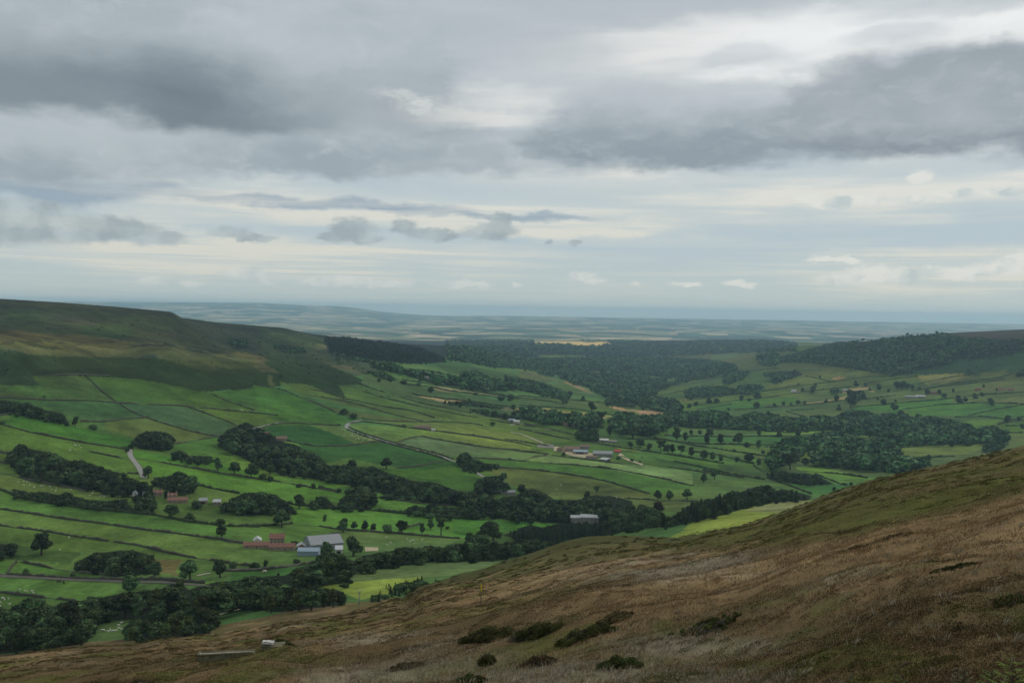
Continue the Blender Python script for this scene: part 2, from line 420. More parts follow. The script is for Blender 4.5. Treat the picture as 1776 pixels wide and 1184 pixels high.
# backdrop colours by elevation
hz = S(188, 198, 194)
base = mixc(smooth(el, .004, .07), hz, S(175, 190, 197))
base = mixc(smooth(el, .10, .22), base, S(178, 186, 192))
streak = smooth(sheet, .40, .66)
cream = mixc(smooth(el, .05, .22), S(212, 211, 200), S(220, 221, 218))
brt = union(Pbig, [(1250,95,330,80),(1560,330,420,55),(820,180,170,36),(640,360,560,46),(240,378,360,22),(1030,318,340,36),(1776,50,200,50),(420,440,500,36),(1650,470,300,34),(950,395,300,22)])
brm = smooth(brt, 1.3, .3)
stre = mth('MULTIPLY', streak, mth('MULTIPLY_ADD', brm, .75, .30), clamp=True)
stre = mth('ADD', stre, mth('MULTIPLY', brm, mth('MULTIPLY_ADD', sheet2, 1.0, -.12)), clamp=True)
skyc = mixc(stre, base, cream)
hot = smooth(union(Pbig, [(1500,45,330,50),(1776,45,150,45),(1330,85,150,40),(1290,120,90,22)]), 1.2, .1)
skyc = mixc(mth('MULTIPLY', hot, smooth(sheet, .30, .60)), skyc, S(232, 234, 233))
fine = noise(vm('MULTIPLY', Pmed, (1, 2.2, 1)), 24., 5, .62)
puff = noise(vm('MULTIPLY', Pbig, (1, 1.8, 1)), 5.5, 5, .52)
# thin grey veils over the bright top right
veil = smooth(union(Pbig, [(1060,10,330,36),(1650,12,160,20),(1290,95,90,26),(1560,54,120,20),(760,60,300,60),(930,90,170,50)]), 1.2, .4)
skyc = mixc(mth('MULTIPLY', veil, .42), skyc, S(165, 174, 181))
# blue-grey low stratus at the left
bl = smooth(union(Pbig, [(120,325,330,22),(560,358,330,15),(880,372,200,8)]), 1.15, .3)
skyc = mixc(mth('MULTIPLY', bl, smooth(sheet, .72, .40, .35, .9)), skyc, S(143, 160, 175))
# the great pale-shouldered overcast at the left
ov = union(Pmed, [(330,110,470,150),(20,120,400,170),(600,70,200,80),(680,120,150,60),(420,262,700,42),(840,262,190,46),(40,270,300,48)])
ovm = smooth(ov, 1.12, .62)
ovc = mixc(smooth(puff, .3, .68), S(158, 168, 174), S(180, 188, 193))
low = smooth(by_, .175, .150)
ovc = mixc(low, ovc, mixc(smooth(puff, .36, .62), S(150, 160, 167), S(174, 183, 187)))
skyc = mixc(mth('MULTIPLY', ovm, .96), skyc, ovc)
skyc = mixc(mth('MULTIPLY', ovm, smooth(fine, .48, .72, 0., .45)), skyc, S(188, 195, 199))
# its dark base
dk = mth('MULTIPLY', smooth(by_, .268, .195), smooth(by_, .163, .180))
dk = mth('MULTIPLY', dk, smooth(bx_, -.06, -.33))
dk2 = mth('MULTIPLY', mth('MULTIPLY', smooth(by_, .225, .20), smooth(by_, .162, .185)), mth('MULTIPLY', smooth(bx_, .06, -.12), .30))
skyc = mixc(mth('MULTIPLY', mth('MAXIMUM', dk, dk2), mth('MULTIPLY_ADD', smooth(puff, .25, .7), -.25, 1.)), skyc, S(103, 115, 123))
# bright break
bk = smooth(union(Pmed, [(770,180,110,22),(850,190,90,15),(930,190,40,26),(700,168,50,18)]), 1.25, .2)
skyc = mixc(mth('MULTIPLY', bk, smooth(noise(Pmed, 22., 4, .6), .38, .6, .1, .9)), skyc, S(212, 214, 210))
# right-hand grey clouds: pale crown, darker base, soft underside
rc = union(Pmed, [(1140,205,200,75),(1060,240,150,50),(1290,225,130,66),(1200,260,160,36),(980,250,110,30)])
rcm = smooth(rc, 1.16, .55)
gA = smooth(mth('ADD', my_, mth('MULTIPLY', mth('SUBTRACT', puff, .5), .08)), .152, .222)
skyc = mixc(mth('MULTIPLY', rcm, .96), skyc, mixc(gA, S(136, 147, 155), S(182, 189, 193)))
rd = union(Pmed, [(1500,185,150,92),(1650,165,180,86),(1600,225,180,48),(1860,185,180,90),(1430,205,90,70),(1740,130,120,50)])
rdm = smooth(rd, 1.12, .62)
gB = mixc(smooth(puff, .33, .68), S(144, 153, 159), S(163, 170, 175))
skyc = mixc(mth('MULTIPLY', rdm, .96), skyc, mixc(smooth(my_, .185, .155), gB, S(128, 137, 146)))
skyc = mixc(mth('MULTIPLY', mth('MAXIMUM', rcm, rdm), smooth(fine, .46, .72, 0., .40)), skyc, S(180, 187, 191))
# small grey cumulus
sg = union(Psm, [(20,385,140,38),(150,396,120,24),(265,412,56,16),(60,365,60,20),(200,395,60,16),(395,402,38,11),(440,413,42,9),(612,398,46,22),(585,410,34,13),(640,414,30,10),(700,392,26,16),(750,407,60,12),(850,402,56,16),(868,383,24,18),(950,421,9,6),(1001,420,13,7)])
sgm = smooth(sg, 1.1, .62)
sgc = mixc(smooth(noise(Psm, 30., 4, .55), .34, .7), S(146, 158, 163), S(178, 188, 190))
skyc = mixc(mth('MULTIPLY', sgm, .84), skyc, sgc)
# small pale cumulus along the horizon
sw = union(Psm, [(430,474,40,12),(470,487,46,9),(260,485,22,8),(300,494,60,6),(560,488,60,8),(610,486,50,9),(680,492,90,7),(800,493,70,7),(896,494,12,6),(1010,478,26,9),(1034,487,22,8),(1101,493,12,7),(1190,491,30,6),(1285,491,32,7),(1432,450,36,6),(1470,452,28,6),(1460,486,50,12),(1512,474,44,17),(1560,482,44,12),(1600,470,60,9),(1660,474,70,12),(1740,464,60,14),(1776,452,50,14),(1400,345,24,8),(1450,352,60,8),(1598,308,22,14),(1520,347,110,9),(1700,335,90,7)])
swm = smooth(sw, 1.15, .5)
swc = mixc(smooth(noise(Psm, 30., 4, .55), .36, .60), S(182, 193, 193), S(218, 218, 211))
skyc = mixc(mth('MULTIPLY', swm, smooth(az, -.1, .1, .6, .95)), skyc, swc)
# all round and below the horizon the same grey
skyc = mixc(smooth(el, .0, -.03), skyc, S(150, 165, 168))
sky = nd(nt, 'ShaderNodeTexSky', sky_type='NISHITA', sun_disc=False, sun_elevation=SUN_EL, sun_rotation=SUN_AZ)
# overcast overhead, brighter than the part in view
skyc = mixc(smooth(el, .42, 1.2), skyc, mixc(smooth(puff, .3, .7), S(176, 182, 188), S(232, 233, 232)))
cl10 = nt.nodes.new('ShaderNodeVectorMath'); cl10.operation = 'SCALE'; L.new(skyc, cl10.inputs[0]); cl10.inputs['Scale'].default_value = 10.9
fin = mixc(.95, sky.outputs[0], cl10.outputs[0])
bg = nd(nt, 'ShaderNodeBackground'); L.new(fin, bg.inputs[0]); bg.inputs[1].default_value = .1
ow = nd(nt, 'ShaderNodeOutputWorld'); L.new(bg.outputs[0], ow.inputs[0])

# ------------------------------------------------------------------ the air
HAZE_TOP = max(float(ZZ.max()), 25.) + 16
hb = MB(); hb.box(-35000, 35000, -800, 34000, -420, HAZE_TOP)
hzo = hb.build('haze', None); tag(hzo, 'pale blue haze filling the dale and the plain beyond', 'haze', kind='stuff')
hm = bpy.data.materials.new('air'); hm.use_nodes = True; hn = hm.node_tree; hn.nodes.clear()
pv = hn.nodes.new('ShaderNodeVolumePrincipled'); om = hn.nodes.new('ShaderNodeOutputMaterial'); hn.links.new(pv.outputs[0], om.inputs['Volume'])
pv.inputs['Color'].default_value = (.53, .79, .97, 1); pv.inputs['Density'].default_value = 4.9e-5; pv.inputs['Anisotropy'].default_value = .3
hzo.data.materials.append(hm)
# ------------------------------------------------------------------ land cover
PXV, PYV = dir2pix(ru[None] + 0 * TT, TT)
runmax = np.maximum.accumulate(TT, axis=0)
VIS = TT >= runmax - (2.0 / F) * sstep(300, 3000, YY) - .0006
KC = 1.08                                # photographed colour -> surface colour under this light
def C(r, g, b): return lin((r, g, b)) * KC
DISTW = YY
cov = np.zeros(TT.shape + (3,)) + C(70, 100, 50)
n_a = fbm(XX, YY, 240., 3, 31); n_b = fbm(XX, YY, 60., 3, 32); n_c = fbm(XX, YY, 14., 3, 33)
alt = (ZZ > -95 - .015 * YY)
cov[:] = np.where(alt[..., None], C(62, 74, 50), cov)
cov = np.where((YY > 5200)[..., None], C(52, 74, 60), cov)
jit = (n_b - .5) * 7 + (n_c - .5) * 3
def inpoly(px, py, poly):
    poly = np.asarray(poly); n_ = len(poly); r = np.zeros(px.shape, bool)
    for i in range(n_):
        x1, y1 = poly[i]; x2, y2 = poly[(i + 1) % n_]
        if y1 == y2: continue
        c = (y1 > py) != (y2 > py)
        r ^= c & (px < (x2 - x1) * (py - y1) / (y2 - y1) + x1)
    return r
VAL = (YY > 430) & VIS
HZL = lin((118, 150, 165))
def paint(tile, pl, rgb, soft=0., amt=1.):
    poly = np.asarray(TP(tile, pl)); x0, y0 = poly.min(0) - 8; x1, y1 = poly.max(0) + 8
    cs = np.where((PXV[600] >= x0 - 25) & (PXV[600] <= x1 + 25))[0]
    if len(cs) == 0: return
    c0, c1 = cs[0], cs[-1] + 1
    sub = np.s_[:, c0:c1]
    px = PXV[sub]; py = PYV[sub]
    if soft: px = px + jit[sub] * soft * 2; py = py + jit[sub] * soft
    m = VAL[sub] & (py > y0) & (py < y1)
    idx = np.where(m)
    if len(idx[0]) == 0: return
    ok = inpoly(px[idx], py[idx], poly)
    i, j = idx[0][ok], idx[1][ok] + c0
    v = .92 + .16 * random.random()
    cl_ = C(*rgb) * v
    if rgb[1] > rgb[0] * 1.08 and sum(rgb) < 288: cl_ = (cl_ * .86 + cl_.mean() * .14) * .84  # brightest greens are spared: sunlight stays painted into their colour
    T_ = np.exp(-4.6e-5 * YY[i, j])[:, None]          # the surface's own colour: what the air adds over that distance is taken off
    own = np.maximum((cl_[None] - (1 - T_) * HZL * KC * .6) / T_, cl_[None] * .35)
    cov[i, j] = cov[i, j] * (1 - amt) + own * amt
# broad covers first
paint('P', [(-60,480),(2000,480),(2000,620),(-60,620)], (50,68,58))
paint('P', [(-60,505),(60,515),(300,540),(600,578),(640,600),(560,640),(450,622),(230,597),(-60,597)], (54,64,52), 1)
paint('A', [(100,130),(800,170),(1150,190),(1250,260),(900,330),(300,320),(-100,240)], (54,70,52), 3, .7)
paint('A', [(380,190),(700,200),(760,250),(560,260),(380,230)], (58,58,58), 3, .4)
paint('A', [(550,260),(900,270),(850,330),(560,320)], (46,72,50), 3, .6)
paint('A', [(-100,290),(600,310),(900,370),(800,400),(-100,400)], (66,66,48), 3, .8)
paint('A', [(90,360),(530,360),(500,400),(100,405)], (48,64,44), 3, .6)
paint('A', [(1000,350),(1400,330),(1776,330),(1776,450),(1300,420)], (48,62,52), 3, .7)
paint('B', [(0,330),(280,300),(450,345),(500,430),(350,430),(150,360)], (78,80,62), 2)
paint('B', [(0,250),(300,300),(450,350),(400,420),(700,520),(740,590),(480,520),(300,470),(0,470)], (56,74,54), 2, .8)
paint('A', [(-100,395),(380,385),(900,378),(1100,390),(1500,440),(1776,465),(1900,480),(1776,500),(1400,490),(1000,478),(500,470),(200,455),(-100,440)], (84,86,56), 4, .7)
paint('A', [(-100,430),(200,455),(700,465),(1300,490),(1850,500),(1980,580),(1900,660),(1450,722),(1300,700),(1150,660),(950,622),(750,602),(210,600),(-100,600)], (50,66,44), 1.5)
paint('A', [(1100,480),(1776,500),(1776,560),(1400,560)], (76,78,50), 2.5, .6)
paint('B', [(0,470),(340,480),(450,520),(560,560),(740,640),(760,720),(1050,800),(600,755),(340,690),(150,650),(0,660)], (46,66,44), 1.5)
paint('B', [(0,470),(60,480),(120,570),(40,585),(0,560)], (92,86,62), 4, .7)
paint('B', [(480,525),(700,560),(720,600),(600,580)], (90,90,68), 4, .7)
paint('B', [(60,590),(90,590),(80,660),(55,660)], (88,88,62), 2, .7)
paint('A', [(-100,420),(60,440),(170,540),(220,620),(290,700),(375,762),(200,725),(-100,690)], (50,70,46), 2, .9)
# right-hand dale side
paint('P', [(1100,560),(1960,540),(1960,790),(1200,850),(1100,860)], (80,102,62))
paint('D', [(-700,430),(300,460),(900,590),(1300,580),(1900,540),(1900,640),(1000,650),(400,640),(-400,640)], (84,98,60), 2)
paint('D', [(1000,600),(1050,540),(1300,430),(1776,330),(1900,330),(1900,560),(1500,575),(1250,600)], (48,74,54), 2)
paint('D', [(1150,300),(1500,275),(1900,250),(1900,345),(1500,350),(1300,335)], (60,63,57), 1)
# left and middle dale
paint('P', [(-60,665),(400,680),(640,760),(900,690),(1200,700),(1300,860),(900,1010),(560,1060),(-60,1160)], (76,106,50))
FIELDS = [
('A',[(215,600),(580,595),(790,775),(370,765)],(80,98,50)),
('A',[(-60,690),(200,725),(350,765),(-60,750)],(84,98,52)),
('A',[(590,597),(950,620),(1200,665),(1450,722),(1740,835),(1776,855),(1200,800),(800,783)],(76,104,46)),
('A',[(1450,722),(1776,670),(1850,690),(1776,850),(1740,835)],(70,102,46)),
('B',[(-40,662),(100,680),(250,740),(540,870),(600,900),(560,938),(200,918),(0,850)],(72,110,44)),
('A',[(-60,755),(790,785),(1010,885),(720,915),(550,910),(470,860),(200,780)],(72,102,58)),
('A',[(800,790),(1290,815),(1640,945),(1550,1005),(1450,1010),(1010,885)],(72,98,64)),
('A',[(1290,812),(1776,860),(1900,900),(1776,930),(1640,945)],(86,110,46)),
('A',[(1010,890),(1450,1012),(1200,1065),(950,1030),(720,960),(720,918)],(96,106,52)),
('A',[(90,865),(480,940),(900,1030),(970,1060),(800,1092),(400,1025),(20,935)],(62,112,42)),
('A',[(-60,930),(400,1030),(860,1105),(880,1184),(930,1300),(100,1100),(-60,1090)],(78,114,50)),
('A',[(1170,1075),(1450,1015),(1560,1012),(1500,1110),(1776,1200),(1776,1260),(1184,1100)],(78,118,50)),
('E',[(-60,155),(400,240),(800,310),(860,330),(600,335),(300,290),(-60,265)],(92,116,58)),
('E',[(-60,270),(300,350),(900,430),(1300,490),(1776,525),(1776,660),(1400,600),(900,535),(450,475),(-60,400)],(76,118,50)),
('E',[(-60,405),(450,480),(1150,570),(1650,640),(1776,690),(1776,800),(1450,755),(1100,695),(740,625),(-60,515)],(92,122,54)),
('E',[(-60,520),(740,630),(1100,700),(1300,740),(1210,780),(900,680),(600,700),(300,690),(-60,600)],(82,112,50)),
('E',[(-60,600),(300,690),(560,700),(500,790),(100,760),(-60,750)],(52,76,42)),  # shadowed bank: the shade is put into its green
('E',[(1060,750),(1250,750),(1230,860),(1110,860)],(84,82,54)),
('E',[(-60,750),(60,760),(50,840),(-60,845)],(70,110,44)),
('E',[(130,770),(500,835),(870,865),(500,875),(80,850)],(68,106,44)),
('E',[(-60,870),(800,895),(820,980),(560,1050),(-60,970)],(80,118,50)),
('E',[(-60,980),(560,1055),(400,1060),(-60,1150)],(80,110,48)),
('E',[(915,5),(1300,60),(1776,130),(1776,200),(1500,160),(920,50)],(72,126,44)),
('E',[(930,60),(1500,165),(1776,205),(1776,300),(1650,290),(1330,240),(1050,180)],(74,124,44)),
('F',[(0,175),(450,240),(860,310),(740,350),(400,370),(0,290)],(76,124,46)),
('F',[(0,40),(250,95),(100,150),(0,70)],(86,124,50)),
('F',[(200,165),(600,215),(860,265),(850,305),(450,240)],(80,126,50)),
('F',[(205,370),(940,410),(1200,440),(1776,480),(1776,600),(1570,600),(900,555),(740,545),(430,510),(430,440)],(78,126,46)),
('F',[(0,530),(430,512),(730,545),(740,570),(560,620),(520,640),(80,640),(0,630)],(82,118,52)),
('F',[(740,570),(900,560),(1570,610),(1450,670),(1100,695),(950,665),(720,640)],(96,120,62)),
('F',[(0,640),(580,735),(590,765),(200,800),(0,790)],(90,120,54)),
('F',[(0,830),(420,800),(560,780),(380,860),(150,870),(0,900)],(58,102,44)),
('F',[(1000,290),(1400,375),(1776,410),(1776,470),(1190,430),(960,405),(980,330)],(76,118,46)),
('F',[(1130,125),(1490,75),(1580,110),(1720,200),(1776,290),(1500,260),(1250,200),(1000,140)],(72,114,44)),
('F',[(780,850),(1100,800),(1400,770),(1776,760),(1900,740),(1776,800),(1500,860),(1150,885),(820,915)],(102,118,64)),
('F',[(620,935),(800,905),(1150,880),(1320,865),(1250,1000),(1000,1060),(850,1010),(760,970)],(114,126,56)),
('E',[(650,1170),(880,1140),(1130,1150),(1100,1260),(900,1300),(600,1320)],(104,122,56)),
('F',[(-500,1300),(-200,1230),(0,1180),(300,1100),(700,1060),(1100,980),(1300,940),(1300,1300),(-500,1400)],(72,104,48)),
('H',[(-200,500),(-60,440),(0,385),(150,350),(330,300),(640,268),(700,300),(300,500),(-100,560)],(116,128,58)),
('H',[(290,325),(430,278),(640,268),(500,335)],(120,124,80)),
('B',[(-20,985),(80,938),(350,940),(480,980),(670,1065),(560,1080),(380,1078),(180,1040)],(46,90,48)),
('B',[(350,938),(560,940),(600,965),(830,1045),(670,1065),(480,980)],(100,122,62)),
('B',[(270,1060),(380,1085),(560,1085),(670,1070),(860,1050),(1000,1085),(1250,1150),(1400,1190),(1540,1230),(1500,1260),(1300,1215),(1130,1240),(980,1235),(600,1160),(420,1200),(300,1120)],(48,88,48)),
('B',[(180,1048),(270,1062),(310,1125),(420,1190),(200,1110)],(86,124,52)),
('B',[(620,925),(1000,955),(1500,1015),(1776,1060),(1860,1080),(1860,1120),(1350,1055),(1100,1008),(950,1050),(700,985),(610,950)],(102,126,58)),
('B',[(950,1052),(1100,1010),(1350,1058),(1776,1112),(1990,1130),(1990,1160),(1776,1180),(1460,1160),(1300,1140),(1100,1100)],(92,116,78)),
('B',[(720,905),(1120,915),(1530,938),(1776,990),(1990,1030),(1990,1070),(1776,1040),(1300,985),(1000,950)],(92,112,58)),
('B',[(260,735),(560,830),(1120,912),(700,895),(545,860)],(92,100,56)),
('B',[(260,722),(600,765),(1000,840),(1200,888),(1120,910),(560,800)],(90,106,56)),
('B',[(600,755),(540,660),(1050,800),(1776,930),(1990,970),(1990,1000),(1776,985),(1530,938),(1200,890),(1000,840)],(90,114,54)),
('B',[(680,655),(1450,855),(1776,925),(1200,830),(540,660)],(86,106,56)),
('B',[(130,640),(340,660),(600,765),(260,722)],(86,104,50)),
('B',[(720,590),(950,650),(1150,700),(1500,790),(1776,880),(1850,930),(1776,930),(1450,855),(1000,740),(700,650)],(82,98,64)),
('B',[(950,620),(1200,690),(1776,790),(2000,820),(2000,900),(1776,870),(1300,790),(1050,730),(900,650)],(74,98,66)),
('B',[(780,480),(1040,500),(950,530),(760,500)],(66,98,68)),
('B',[(1180,510),(1480,540),(1776,590),(1900,640),(1700,650),(1300,580)],(64,94,66)),
('B',[(1060,735),(1300,765),(1450,785),(1720,820),(1725,832),(1600,818),(1300,782)],(146,126,92)),
('B',[(1170,672),(1640,735),(1600,748),(1200,692)],(122,114,86)),
('C',[(0,560),(240,610),(200,650),(0,620)],(92,106,74)),
('C',[(0,560),(120,585),(290,640),(240,625)],(116,110,84)),
('C',[(200,690),(290,622),(480,730),(400,735)],(78,102,64)),
('C',[(290,620),(400,655),(540,732),(480,720),(300,640)],(128,116,86)),
('C',[(0,735),(560,780),(800,800),(1000,850),(700,835),(0,800)],(78,102,66)),
('C',[(-30,820),(300,840),(560,865),(700,880),(560,890),(250,845),(-30,833)],(142,126,80)),
('C',[(620,810),(1000,850),(980,872),(700,835)],(134,114,92)),
('C',[(-400,885),(150,945),(300,985),(640,1075),(400,1050),(-100,985),(-400,930)],(86,112,56)),
('C',[(540,940),(800,960),(760,1050),(600,1060),(540,1000)],(80,112,60)),
('C',[(730,1030),(1100,1040),(1776,1080),(1776,1160),(1200,1120),(800,1050)],(88,116,58)),
('C',[(1000,1005),(1300,1015),(1900,1010),(1900,1070),(1300,1062),(1050,1045)],(70,112,58)),
('C',[(1100,955),(1600,965),(1900,965),(1900,1010),(1300,1015),(1100,1000)],(92,120,66)),
('C',[(640,1075),(1200,1120),(1776,1184),(1776,1260),(1300,1200),(760,1150)],(84,120,56)),
('C',[(640,1072),(860,1100),(760,1130),(700,1110)],(112,130,70)),
('G',[(1100,10),(1776,80),(1990,130),(1990,170),(1776,130),(1400,60)],(92,128,50)),
('G',[(1230,60),(1400,70),(1776,130),(1776,160),(1400,110)],(74,104,52)),
('G',[(440,68),(620,40),(1000,88),(1250,100),(1660,170),(1640,240),(1590,240),(950,120),(750,100)],(98,122,76)),
('G',[(-60,30),(345,0),(570,28),(420,68),(80,52)],(86,114,68)),
('G',[(80,60),(500,85),(950,122),(1590,250),(1640,310),(1290,300),(1000,215),(650,155),(260,120)],(72,116,52)),
('G',[(165,135),(260,120),(450,130),(650,155),(850,190),(1290,305),(1250,335),(1000,330),(830,360),(640,330),(350,240),(230,170)],(92,104,56)),
('G',[(1600,170),(2000,220),(2200,290),(2000,330),(1640,350),(1500,350),(1300,330),(1590,250)],(84,112,60)),
('G',[(1150,335),(1640,355),(1500,420),(1400,400),(1150,370)],(100,118,66)),
('G',[(-60,470),(250,480),(640,510),(560,530),(300,560),(120,590),(-60,600)],(68,120,44)),
('C',[(900,700),(1100,665),(1250,640),(1480,570),(1776,560),(1776,690),(1480,720),(1120,770),(1060,750)],(76,102,64)),
('C',[(1060,755),(1250,740),(1150,765)],(140,130,90)),
('C',[(1120,772),(1550,715),(1900,690),(1900,735),(1600,755),(1200,800)],(90,114,66)),
('C',[(1200,802),(1600,757),(1900,737),(1900,810),(1480,830),(1300,850)],(70,116,60)),
('C',[(1400,840),(1900,805),(1900,850),(1500,870)],(84,108,66)),
('C',[(1300,455),(1500,450),(1500,470),(1400,500),(1320,480)],(86,98,62)),
('C',[(1450,500),(1700,440),(1900,420),(1900,480),(1550,550),(1480,520)],(84,94,62)),
('D',[(60,640),(400,590),(640,560),(700,570),(400,650),(0,690)],(92,106,66)),
('D',[(480,615),(560,610),(530,635),(460,632)],(126,108,82)),
('D',[(600,610),(900,590),(1060,590),(900,640),(560,640)],(76,98,60)),
('D',[(600,690),(740,680),(740,700),(600,710)],(138,120,90)),
('D',[(520,712),(600,708),(600,722),(530,724)],(138,120,90)),
('D',[(270,770),(600,750),(600,765),(270,792)],(124,114,82)),
('D',[(0,790),(270,792),(200,830),(0,815)],(92,110,70)),
('D',[(590,810),(850,790),(1300,740),(1290,790),(1000,830),(900,850),(600,830)],(64,112,58)),
('D',[(950,828),(1200,795),(1500,782),(1700,795),(1400,872),(1000,870)],(66,112,58)),
('D',[(1500,782),(1900,720),(1900,800),(1700,795)],(98,108,74)),
('D',[(1420,872),(1700,800),(1900,800),(1900,890),(1500,878)],(72,112,58)),
('D',[(1060,600),(1370,585),(1380,600),(1100,660)],(112,112,72)),
('D',[(1450,690),(1500,655),(1776,610),(1900,600),(1900,700),(1600,710)],(96,104,68)),
('D',[(1340,905),(1630,893),(1560,940),(1450,960)],(96,130,58)),
('D',[(1600,935),(1900,895),(1900,1000),(1680,990)],(78,112,52)),
('D',[(900,1085),(1150,1068),(1460,1060),(1500,1090),(1400,1130),(980,1155)],(96,118,64)),
('D',[(-60,975),(470,972),(800,1005),(760,1030),(500,990),(-60,1000)],(106,134,66)),
('D',[(-60,1012),(170,1015),(100,1080),(-60,1090)],(66,110,58)),
('D',[(240,1110),(360,1130),(330,1165),(240,1160)],(96,128,58)),
('H',[(560,90),(700,95),(940,150),(1000,160),(760,180),(660,130),(560,105)],(98,130,62)),
('H',[(480,170),(830,190),(700,240),(560,230)],(64,114,54)),
('H',[(0,110),(400,160),(560,200),(640,235),(430,190),(300,200),(150,260),(0,290)],(84,116,64)),
('H',[(130,75),(330,85),(400,125),(400,160),(180,135)],(80,104,56)),
]
for tl, pl, c in FIELDS:
    c = np.array(c, float); isg = c[1] > c[0] * 1.08
    if isg and c.sum() < 288: c = c * .80 + np.array((72, 104, 50)) * .20
    rough_or_shade = (not isg) or tuple(pl[0]) in ((-60, 600),)  # rough ground, and the bank with its shade painted in
    paint(tl, pl, tuple(c), 1.6 if rough_or_shade else .25, .8 if tuple(pl[0]) == (-60, 600) else 1.)
# rushes, worn patches and damp hollows inside the fields
n_d = fbm(XX * .35 + YY * .1, YY, 9., 3, 38); rush = sstep(.60, .74, fbm(XX, YY, 34., 4, 39))
wear = (n_b - .5) * .75 + (n_c - .5) * .55 + (n_a - .5) * .35 + (n_d - .5) * .35 - rush * .22
cov *= (1 + wear * sstep(420, 520, YY) * (1 - .7 * sstep(2500, 6000, YY)))[..., None]
yel = (np.clip(n_a - .5, -.3, .3) * .7 * (YY > 430))[..., None] * np.array([1., .25, -.4])
cov *= 1 + yel
rough = ((YY > 900) & (ZZ > -60 - .02 * YY) & (ru[None] < .0) & (YY < 5000))
rn = fbm(XX + YY * .3, YY, 90., 5, 35)
cov[rough] *= 1.22 * (.74 + .56 * sstep(.3, .7, rn[rough]))[:, None] * (1 + (fbm(XX, YY, 30., 4, 36)[rough] - .5) * .5)[:, None]
# far plain
plain_m = sstep(8200, 9200, YY)
cov = cov * (1 - plain_m[..., None]) + C(60, 82, 60) * plain_m[..., None]

# the moor the photographer stands on
MB_E = [(-300,1185),(0,1141),(152,1124),(279,1107),(380,1094),(494,1070),(615,1052),(704,1038),(740,1022),(800,1013),(876,1000),(952,985),(1028,968),(1129,960),(1200,955),(1427,932),(1557,906),(1776,858),(2000,800)]
moor = ((YY < 430) | ((YY < 470) & VIS))
def moor_type(X, Y, px, py):
    """weights of straw, pale dead grass, olive bilberry, brown heather, dark heather"""
    a = fbm(X, Y * .8, 7.5, 4, 41); b = fbm(X * .8, Y, 4., 4, 42); c = fbm(X, Y, 22., 2, 43); d = fbm(X, Y * .9, 11., 4, 44); e = fbm(X, Y, 1.9, 3, 46); f = fbm(X, Y, .8, 2, 47)
    nf = sstep(45, 12, Y); e = e * (1 - .5 * nf) + f * .5 * nf; a = a * (1 - .6 * nf) + e * .6 * nf; b = b * (1 - .5 * nf) + e * .5 * nf; d = d * (1 - .5 * nf) + (1 - e) * .5 * nf
    edge = np.interp(px, [p[0] for p in MB_E], [p[1] for p in MB_E])
    ol = sstep(8, -12, py - edge + (a - .5) * 60) * sstep(560, 760, px)
    left = sstep(900, 400, px)
    w_ol = ol * 1.3 + sstep(.50, .60, a * .65 + e * .35) * (1.35 + .3 * left) * (1 - ol)
    w_st = sstep(.42, .60, d * .7 + e * .3) * (1 - .9 * ol) * (.75 + 1.0 * sstep(1090, 1000, py) * (1 - ol))
    w_pl = sstep(.53, .63, b * .7 + e * .3) * sstep(.42, .56, c) * (1 - ol) * 1.3 * sstep(960, 1020, py)
    zp = 0
    for (cx, cy, rx, ry) in ((1200, 985, 240, 34), (1400, 992, 130, 24), (950, 1168, 260, 28), (1180, 1120, 150, 20), (700, 1112, 100, 18), (640, 1175, 160, 16), (1260, 1185, 120, 20)):
        zp = np.maximum(zp, np.exp(-((px - cx) / rx) ** 2 - ((py - cy) / ry) ** 2))
    w_pl = w_pl * .35 + zp * sstep(.36, .56, b * .5 + e * .5) * 1.5
    w_br = .62 + .6 * sstep(.54, .4, d) + ol * sstep(.46, .6, b) * .8
    w_dk = sstep(.56, .66, fbm(X, Y, 6., 3, 45) * (1 - .6 * nf) + fbm(X, Y, 1.2, 2, 48) * .6 * nf) * .55 * (1 - ol) + ol * sstep(.52, .64, e * .5 + b * .5) * 1.2
    w = np.stack([w_st, w_pl, w_ol, w_br, w_dk], -1)
    w = w ** 2.2
    return w / w.sum(-1, keepdims=True)
MC = np.array([C(112, 94, 67), C(122, 115, 98), C(62, 66, 29), C(76, 64, 43), C(42, 42, 26)]) * 1.42
mi = np.where(moor)
cov[mi] = moor_type(XX[mi], YY[mi], PXV[mi], PYV[mi]) @ MC
kn = (YY > 285) & (YY < 470) & (PXV > 700) & (PXV < 1230)
cov[kn] = cov[kn] * .35 + C(54, 56, 27) * 1.25 * .65
mo = np.zeros(TT.shape); mo[mi] = 1

